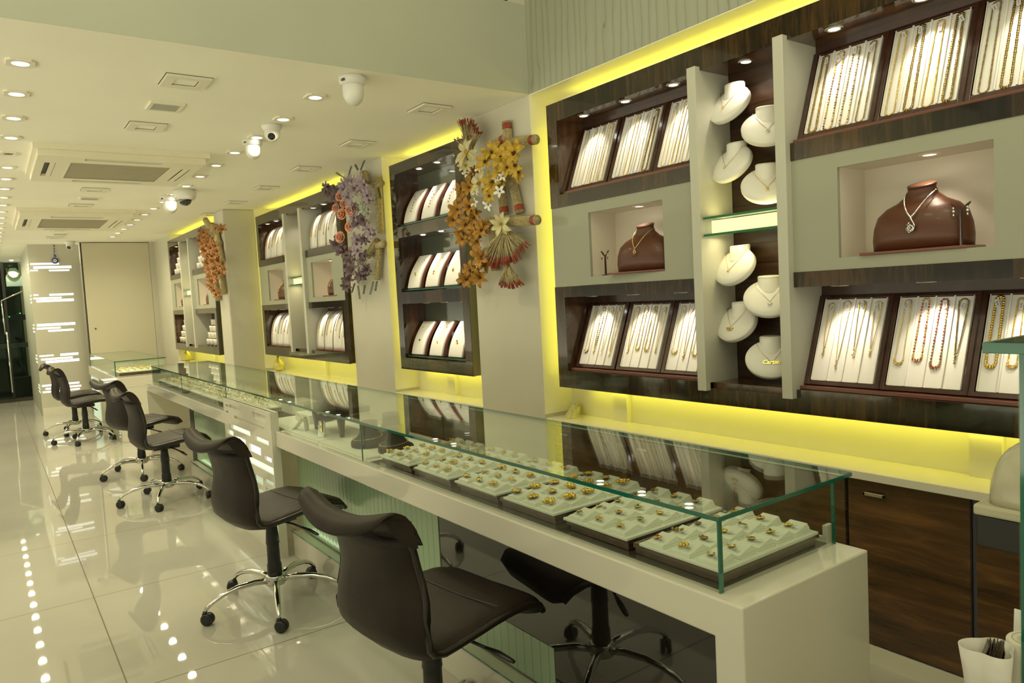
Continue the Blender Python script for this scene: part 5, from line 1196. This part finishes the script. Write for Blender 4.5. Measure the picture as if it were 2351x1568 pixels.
def arrangement1():
    t = thing('dried_flower_arrangement', 'large wall spray of yellow, orange and cream flowers with straw sticks', 'flower arrangement', (2.545, 3.6, 1.95), 0, 'wall flower arrangements')
    X = 2.49; st = A1['st']
    st = st + [(3.56, 2.34), (3.52, 1.92)]
    for i in range(0, len(st), 2):
        (a, b), (c, d) = st[i][:2], st[i + 1][:2]; x = X + (.03 if i in (0, 2) else 0.02); m = MB(); stick(m, (x, a, b), (x - (.05 if i == 10 else 0), c, d), .024)
        rr = random.Random(i); A_, C_ = Vector((x, a, b)), Vector((x - (.05 if i == 10 else 0), c, d)); ax = (C_ - A_).normalized(); u = ax.cross(Vector((1, 0, 0))).normalized()
        for k in range(26):
            an = 2 * PI * k / 26; o = u * math.cos(an) * .0245 + Vector((1, 0, 0)) * math.sin(an) * .0245; m.tube([tuple(A_ + o), tuple(C_ + o)], .0028, 4)
        s_ = m.build('straw_bundle', 'straw', t)
        e = A_ if i in (0,) else C_; dd = ax if i == 0 else -ax
        MB().tube([tuple(e + dd * .012), tuple(e + dd * .045)], .0275, 14).build('red_band', 'straw_red', s_, world=True)
    f = A1['fan']; broom(t, (X - .02, f[0][0], f[0][1]), [(X - .03, a, b) for a, b in f[1:5]][::-1], X, 'straw_fan', ['straw', 'straw_red'])
    broom(t, (X - .02, f[5][0], f[5][1]), [(X - .04, a, b) for a, b in f[6:10]], X, 'straw_fan', ['straw', 'straw_red']); broom(t, (X - .02, f[10][0], f[10][1]), [(X - .03, a, b) for a, b in f[11:14]], X, 'straw_broom', ['straw', 'straw_red'])
    MB().tube([(X - .02, f[10][0] + .05, f[10][1] + .015), (X - .03, f[10][0] - .04, f[10][1] + .02)], .026, 10, flat=.7).build('red_band', 'straw_red', t)
    q = 0
    for key, mat, n, cup in (('ochre', 'petal_ochre', 6, .35), ('cream', 'petal_cream', 8, .18), ('white', 'leather_white', 5, .3), ('orange', 'petal_orange', 6, .4)):
        for (y, z, r) in A1[key]:
            q += 1; rr = random.Random(q * 3); m = MB()
            x = X - .055 - rr.uniform(0, .045) + (.02 if key == 'orange' else 0)
            if key in ('ochre', 'orange'):
                flower(m, keep(x + .045, y + rr.uniform(-1, 1) * r * 1.1, z + rr.uniform(-1, 1) * r * 1.1, 2.47), r, n, (-1, rr.uniform(-1.1, .3), rr.uniform(-.6, .5)), rr.uniform(0, 3), cup, 0, 1, .5, q + 500); m.build('flower', [mat, 'petal_brown'], t); m = MB()
            flower(m, keep(x, y, z, 2.47), r * 1.28, n, (-1, rr.uniform(-.75, .05), rr.uniform(-.35, .35)), rr.uniform(0, 3), cup, 0, 1, .50 if key != 'cream' else .42, q, key != 'white')
            m.build('flower', [mat, 'petal_brown' if key != 'cream' else 'petal_ochre'], t, label={'ochre': 'yellow ochre flower', 'cream': 'large cream flower', 'white': 'small white flower', 'orange': 'orange flower'}[key])
    m = MB(); pts = [keep(X - .05, y, z, 2.47) for y, z, r in A1['orange']]
    for a, b in ((0, 3), (3, 5), (5, 6), (6, 8), (8, 9), (9, 10), (10, 12), (10, 11), (4, 7), (7, 8), (13, 3), (14, 13)): m.tube([pts[a], pts[b]], .0028, 5)
    m.build('twigs', 'twig', t)
    hang = MB().tube([(X + .045, 3.50, 2.40), (X + .045, 3.49, 2.30)], .001, 4).build('wire', 'ink_black', t)
arrangement1()
def sprig(m, a, b, n=9):
    A_, B_ = Vector(a), Vector(b); m.tube([a, b], .0016, 4)
    for i in range(1, n + 1):
        c = A_.lerp(B_, i / n)
        for s_ in (-1, 1): m.ball(c + Vector((0, s_ * .010, .004)), .0065, 0, 5, 4, sc=(.5, 1.3, .8))
def arrangement2():
    t = thing('dried_flower_arrangement', 'wall spray of lilac and plum flowers with peach roses', 'flower arrangement', (2.545, 5.5, 2.0), 0, 'wall flower arrangements')
    X = 2.50; st = A2['st']
    for i in range(0, len(st), 2):
        (a, b), (c, d) = st[i][:2], st[i + 1][:2]; m = MB(); stick(m, (X + .015, a, b), (X + .01 - (.05 if i == 6 else 0), c, d), .027)
        for k in range(12):
            f = k / 12; p = Vector((X + .015, a, b)).lerp(Vector((X + .01, c, d)), f); m.tube([(p.x - .026, p.y + .02, p.z), (p.x - .028, p.y - .02, p.z + .012)], .004, 4)
        m.build('straw_stick', 'straw', t)
    q = 100
    for key, mat, n, cup in (('lilac', 'petal_lilac', 6, .35), ('plum', 'petal_plum', 6, .5), ('sage', 'petal_sage', 4, .3)):
        for (y, z, r) in A2[key]:
            q += 1; rr = random.Random(q); m = MB(); x = X - .05 - rr.uniform(0, .05) - (.03 if key != 'plum' else 0)
            flower(m, keep(x + .05, y + rr.uniform(-1, 1) * r, z + rr.uniform(-1, 1) * r, 2.48), r * 1.2, n, (-1, rr.uniform(-1.1, .3), rr.uniform(-.6, .5)), rr.uniform(0, 3), cup, 0, 1, .5, q + 700); m.build('flower', [mat, 'petal_plum'], t); m = MB()
            flower(m, keep(x, y, z, 2.48), r * 1.38, n, (-1, rr.uniform(-.8, 0), rr.uniform(-.4, .4)), rr.uniform(0, 3), cup, 0, 1, .5, q)
            m.build('flower', [mat, 'petal_plum'], t, label={'lilac': 'pale lilac flower', 'plum': 'dark plum flower', 'sage': 'grey green leaf cluster'}[key])
    for i, (y, z, r) in enumerate(A2['peach']): m = MB(); rose(m, keep(X - .13, y, z, 2.48), r * 1.05, (-1, -.6, .1), i); m.build('rose', 'petal_peach', t, label='peach rose')
    sp = A2['sp']; m = MB()
    for i in range(0, len(sp), 2): sprig(m, keep(X - .02, sp[i][0], min(sp[i][1], 2.535), 2.48), keep(X - .04, sp[i + 1][0], min(sp[i + 1][1], 2.545), 2.48))
    m.build('leafy_sprigs', 'leaf_grey', t, kind='stuff')
    m = MB(); pts = [keep(X - .04, y, z, 2.48) for y, z, r in A2['plum']]
    for a, b in ((0, 12), (12, 2), (2, 3), (3, 4), (4, 5), (5, 6), (5, 7), (8, 4), (9, 7), (3, 10), (10, 8)): m.tube([pts[a], pts[b]], .003, 5)
    m.build('twigs', 'twig', t)
arrangement2()
def arrangement3():
    t = thing('dried_flower_arrangement', 'farthest wall spray of rust orange flowers on thick straw sticks', 'flower arrangement', (2.185, 8.7, 2.0), 0, 'wall flower arrangements')
    X = 2.14; st = A3['st']
    for i in range(0, len(st), 2):
        m = MB(); stick(m, (X + .01, *st[i][:2]), (X + .01, *st[i + 1][:2]), .034); m.build('straw_stick', 'straw', t)
    for i, (y, z, r) in enumerate(A3['rust']):
        rr = random.Random(i); m = MB(); flower(m, (X - .03, max(y + rr.uniform(-1, 1) * r, 8.40), z + rr.uniform(-1, 1) * r), r * 1.2, 6, (-1, rr.uniform(-1.2, 0), rr.uniform(-.5, .5)), rr.uniform(0, 3), .4, 0, 1, .5, i + 60); m.build('flower', ['petal_rust', 'petal_brown'], t); m = MB(); flower(m, keep(X - .06 - rr.uniform(0, .03), y, z, 2.13), r * 1.35, 6, (-1, rr.uniform(-1.2, -.2), rr.uniform(-.3, .4)), rr.uniform(0, 3), .4, 0, 1, .5, i); m.build('flower', ['petal_rust', 'petal_brown'], t)
arrangement3()

# ================================================================== small things around the shop
def card_holder(x, y, rz, s_, label):
    t = thing('card_holder', label, 'card holder', (x, y, .7373), rz, 'card holders on the lit worktop')
    MB().loft([[(-.030, -.05 * s_, 0), (.030, -.05 * s_, 0), (.030, .05 * s_, 0), (-.030, .05 * s_, 0)], [(.012, -.05 * s_, .055), (.034, -.05 * s_, .055), (.034, .05 * s_, .055), (.012, .05 * s_, .055)]], smooth=False).build('holder', 'card_yellow', t, world=False)
    MB().loft([[(-.008, -.045 * s_, .03), (-.002, -.045 * s_, .03), (-.002, .045 * s_, .03), (-.008, .045 * s_, .03)], [(.014, -.045 * s_, .072), (.020, -.045 * s_, .072), (.020, .045 * s_, .072), (.014, .045 * s_, .072)]], smooth=False).build('cards', 'card_yellow', t, world=False)
card_holder(2.64, 3.155, -.5, 1.0, 'small printed card holder at the end of the lit worktop, front one'); card_holder(2.70, 3.195, -.7, .9, 'small card holder just behind another on the lit worktop')
def vase(x, y, z, s_, label):
    t = thing('vase', label, 'vase', (x, y, z), 0, 'small yellow vases')
    MB().lathe([(.024 * s_, 0), (.045 * s_, .018 * s_), (.052 * s_, .050 * s_), (.040 * s_, .085 * s_), (.018 * s_, .112 * s_), (.013 * s_, .130 * s_), (.018 * s_, .140 * s_)], 20).build('body', 'vase_yellow', t, world=False)
    MB().lathe([(.009 * s_, .135 * s_), (.012 * s_, .155 * s_), (.004, .17 * s_)], 10).build('stopper', 'straw', t, world=False)
vase(2.60, 8.14, .738, 1.15, 'small yellow vase on the worktop under the curved pads cabinet'); vase(2.27, 11.18, .751, 1.2, 'small yellow vase on the worktop under the farthest cabinet')
# hanging evil-eye charm on the end pillar
t = thing('evil_eye_charm', 'blue glass eye charm hanging on a beaded string on the end pillar', 'charm', (.90, 12.88, 2.37))
MB().tube([(.895, 12.885, 2.56), (.888, 12.882, 2.36)], .002, 4).build('string', 'ink_black', t)
for k in range(4): MB().ball((.895 - .002 * k, 12.88, 2.535 - k * .042), .009).build('bead', 'blue_bead' if k % 2 else 'ink_black', t)
MB().box(.882, .905, 12.875, 12.89, 2.375, 2.40).build('square_bead', 'blue_bead', t)
MB().lathe([(.045, .0), (.045, .012), (.001, .014)], 24, (.888, 12.872, 2.315), ax='y').build('disc', 'blue_bead', t)
m = MB(); m.lathe([(.045, 12.868), (.040, 12.862), (.001, 12.862)], 24, (.888, 0, 2.315), ax='y', cap=False); m.build('disc_front', 'blue_bead', t)
MB().lathe([(.024, 12.861), (.001, 12.860)], 20, (.888, 0, 2.315), ax='y', cap=False).build('white_ring', 'tag_white', t)
MB().lathe([(.012, 12.859), (.001, 12.858)], 16, (.888, 0, 2.315), ax='y', cap=False).build('pupil', 'cyan_bead', t)
# end pillar with lit slots
SL = [(.575, .939, 2.258, 2.288), (.610, 1.096, 2.200, 2.241), (.567, .663, 2.166, 2.190), (.801, 1.066, 2.160, 2.186), (.579, .641, 1.803, 1.826), (.778, 1.092, 1.794, 1.826), (.575, .933, 1.752, 1.777), (.608, 1.089, 1.704, 1.745),
      (.587, 1.080, 1.345, 1.385), (.579, .886, 1.300, 1.330), (.722, 1.055, 1.258, 1.288), (.583, .763, .893, .918), (.846, 1.084, .884, .922), (.597, 1.005, .838, .868), (.653, 1.089, .790, .830), (.58, 1.063, .445, .475), (.62, 1.083, .395, .425), (.58, 1.061, .350, .378)]
m = MB(); m.slab_holes(.557, 1.21, .13, ZC, SL, lambda u, v, f: (u, 12.90 + .012 * f, v)); struct(m.build('wall_end_pillar', 'wall'))
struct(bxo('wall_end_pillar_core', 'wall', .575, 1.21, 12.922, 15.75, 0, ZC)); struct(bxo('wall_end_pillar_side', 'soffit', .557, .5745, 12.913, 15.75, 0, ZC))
t = thing('slot_lights', 'horizontal glowing white slots in groups on the end pillar', 'light', (.85, 12.915, 1.3))
for i, (a, b, c, d) in enumerate(SL): bxo('light_slot', 'slot_glow_hot', a, b, 12.9125, 12.918, c, d, t)
t = thing('slot_lights', 'short glowing slots wrapping onto the shaded side face of the end pillar', 'light', (.555, 13.1, 1.3))
for zc in (2.22, 1.76, 1.32, .86, .41):
    for k, (dz, l) in enumerate(((.05, .35), (.0, .5), (-.05, .4))): bxo('side_slot', 'slot_glow', .5535, .5565, 12.93, 12.93 + l, zc + dz - .012, zc + dz + .012, t)
# the shop window and door beyond the pillar
struct(bxo('wall_far_dark', 'mirror_dark', -3.0, .556, 16.9, 16.95, 0, 2.5586))
struct(bxo('window_2', 'glass_smoke', .30, .556, 15.80, 15.812, .07, 2.50)); struct(bxo('trim_5', 'plastic_black', .255, .298, 15.78, 15.83, .07, 2.5))
t = thing('glass_door', 'dark tinted glass door with a long steel pull handle at the far left', 'door', (-.1, 15.75, 0))
bxo('pane', 'glass_smoke', -.70, .25, 15.75, 15.76, .07, 2.45, t)
MB().tube([(.222, 15.66, 1.815), (.235, 15.66, 1.22)], .012, 8).tube([(.256, 15.62, 1.26), (.258, 15.62, .19)], .014, 8).build('pull_handle', 'chrome', t)
MB().tube([(.222, 15.66, 1.815), (.555, 15.66, 1.975)], .012, 8).build('diagonal_bar', 'steel', t)
t = thing('necklace_bust', 'white display bust with a broad necklace in the far shop window', 'necklace bust', (.46, 16.3, 2.00))
MB().loft([[(.33, 16.25, 2.08), (.60, 16.25, 2.08), (.60, 16.35, 2.08), (.33, 16.35, 2.08)], [(.33, 16.25, 2.26), (.58, 16.25, 2.26), (.58, 16.33, 2.26), (.33, 16.33, 2.26)], [(.40, 16.27, 2.42), (.50, 16.27, 2.42), (.50, 16.33, 2.42), (.40, 16.33, 2.42)]], smooth=False).build('torso', 'leather_white', t, bevel=.01)
n_ = MB()
for i in range(19): a = PI * i / 18; n_.ball((.455 + .10 * math.cos(a), 16.235, 2.40 - .17 * math.sin(a)), .012, 0, 6, 4)
tag(n_.build('necklace', 'gold_pale'), 'broad pearly necklace on the white bust in the far window', 'necklace')
tag(bxo('glass_shelf', 'glass', -.2, .62, 16.2, 16.6, 2.045, 2.060), 'glass shelf under the white bust in the far window', 'shelf')
lamp('window_spot_source', 'SPOT', (.44, 16.12, 2.50), 14, (1, .98, .9), None, rot=(.25, 0, 0), spot_size=1.2, spot_blend=.5)
MB().lathe([(.03, 2.545), (.001, 2.54)], 14, (.44, 16.15, 0), cap=False).build('downlight_lens', 'far_lamp', thing('downlight', 'bright small lamp above the white bust in the far window', 'ceiling light', (.44, 16.15, 2.55)))
tag(bxo('loudspeaker', 'plastic_black', .30, .62, 16.0, 16.25, .0605, .42, bevel=.004), 'black box standing on the floor behind the far glass door', 'box')
t = thing('signal_light', 'tiny green signal lights on a device behind the far glass', 'device', (.35, 16.3, 1.60)); bxo('case', 'plastic_black', .22, .60, 16.355, 16.45, 1.501, 1.56, t)
MB().ball((.50, 16.35, 1.585), .012).ball((.33, 16.35, 1.53), .012).build('led', 'led_green', t)
tag(bxo('shelf', 'plastic_black', .1, .62, 16.35, 16.6, 1.46, 1.50), 'dark shelf below the green lights behind the far glass', 'shelf')
tag(bxo('equipment_rack', 'plastic_grey', .05, .62, 16.4, 16.7, .95, 1.03, bevel=.003), 'dark grey equipment bar low behind the far glass door', 'equipment')
# ------------------------------------------------------------------ right foreground
t = thing('glass_showcase', 'tall glass showcase with green edges at the right edge, closest to the camera', 'glass showcase', (1.45, .2, .72))
MB().box(1.299, 1.70, .4605, .4635, .70, 1.318).build('front_pane', 'glass', t); MB().box(1.296, 1.304, .452, .4605, .70, 1.318).build('cut_edge', 'glass_edge', t)
MB().box(1.280, 1.72, -.3, .500, 1.3185, 1.3345).build('top_pane', 'glass', t); e = MB().box(1.279, 1.72, .500, .5045, 1.318, 1.335); e.box(1.2755, 1.280, -.3, .5045, 1.318, 1.335); e.build('cut_edge', 'glass_edge', t, bevel=.001)
tag(bxo('side_table', 'laminate', 1.12, 1.60, .02, .560, .0, .690, bevel=.003), 'white side table under the vase and paper roll at the lower right corner', 'counter')
t = thing('cash_counter', 'beige rounded counting machine with a black band at the right edge', 'machine', (1.95, .60, .835), 0)
def rb(x0, x1, y0, y1, z0, z1, rr_): return MB().box(x0, x1, y0, y1, z0, z1)
m = MB(); rings = []
for i in range(15):
    a = PI / 2 * i / 14; c_ = max(.02, math.cos(a)); k = c_ ** .30; z = .930 + .138 * math.sin(a); N_ = 36; rg = []
    for j in range(N_):
        b = 2 * PI * j / N_; cb, sb = math.cos(b), math.sin(b)
        rg.append((1.96 + .20 * k * abs(cb) ** .3 * (1 if cb > 0 else -1), .535 + .172 * k * abs(sb) ** .3 * (1 if sb > 0 else -1), z))
    rings.append(rg)
m.loft(rings); m.build('hood', 'plastic_beige', t)
bxo('rim', 'plastic_beige', 1.752, 2.17, .352, .716, .9055, .930, t, bevel=.006); bxo('black_band', 'plastic_black', 1.757, 2.165, .357, .711, .835, .905, t, bevel=.003)
bxo('foot', 'plastic_white', 1.80, 1.84, .63, .69, .822, .8345, t, bevel=.004)
tag(bxo('machine_stand', 'laminate', 1.86, 2.30, .30, .60, .0, .8345), 'white stand carrying the counting machine, at the right edge', 'stand')
t = thing('card_vase', 'white wavy vase stuffed with dark brown cards at the lower right', 'vase', (1.262, .492, .691))
N_ = 40
def wav(r, z): return [(1.262 + (r + .0085 * (z - .67) / .17 * math.cos(3 * 2 * PI * i / N_ + .6)) * math.cos(2 * PI * i / N_), .492 + (r + .0085 * (z - .67) / .17 * math.cos(3 * 2 * PI * i / N_ + .6)) * math.sin(2 * PI * i / N_), z + (.003 * math.sin(4 * PI * i / N_) if z > .8 else 0)) for i in range(N_)]
MB().loft([wav(.026, .691), wav(.029, .74), wav(.032, .80), wav(.036, .845), wav(.034, .845), wav(.030, .80), wav(.027, .74), wav(.024, .70)]).build('body', 'vase_frosted', t)
for i in range(16):
    rr = random.Random(i); u = .030 - .0024 * i; va = math.atan2(.36, .93)
    M4 = Matrix.Translation((1.262 - .36 * u, .492 + .93 * u, .764)) @ Matrix.Rotation(va + rr.uniform(-.05, .05), 4, 'Z') @ Matrix.Rotation((.30 - .010 * i) , 4, 'X')
    o = MB(M4).box(-.017, .015, -.0006, .0006, .0, .090 + rr.uniform(-.006, .006)).build('card', 'card_brown')
    tag(o, 'dark brown card standing in the white wavy vase', 'card', 'brown cards in the white vase')
t = thing('paper_roll', 'cream paper roll standing beside the white vase at the lower right corner', 'paper roll', (1.33, .462, .691))
MB().lathe([(.033, .691), (.033, .842), (.031, .845), (.013, .845), (.013, .835), (.013, .70)], 30, (1.335, .462, 0), cap=False).build('roll', 'paper_roll', t)
MB().lathe([(.0255, .8452), (.0245, .8462), (.0235, .8452)], 30, (1.335, .462, 0), cap=False).build('winding', 'plastic_beige', t)
tag(MB().loft([[(1.375, .475, .691), (1.377, .475, .691), (1.377, .505, .691), (1.375, .505, .691)], [(1.370, .485, .875), (1.372, .485, .875), (1.372, .497, .875), (1.370, .497, .875)]], smooth=False).build('paper_slip', 'tag_white'), 'pointed white paper slip standing behind the paper roll', 'paper')
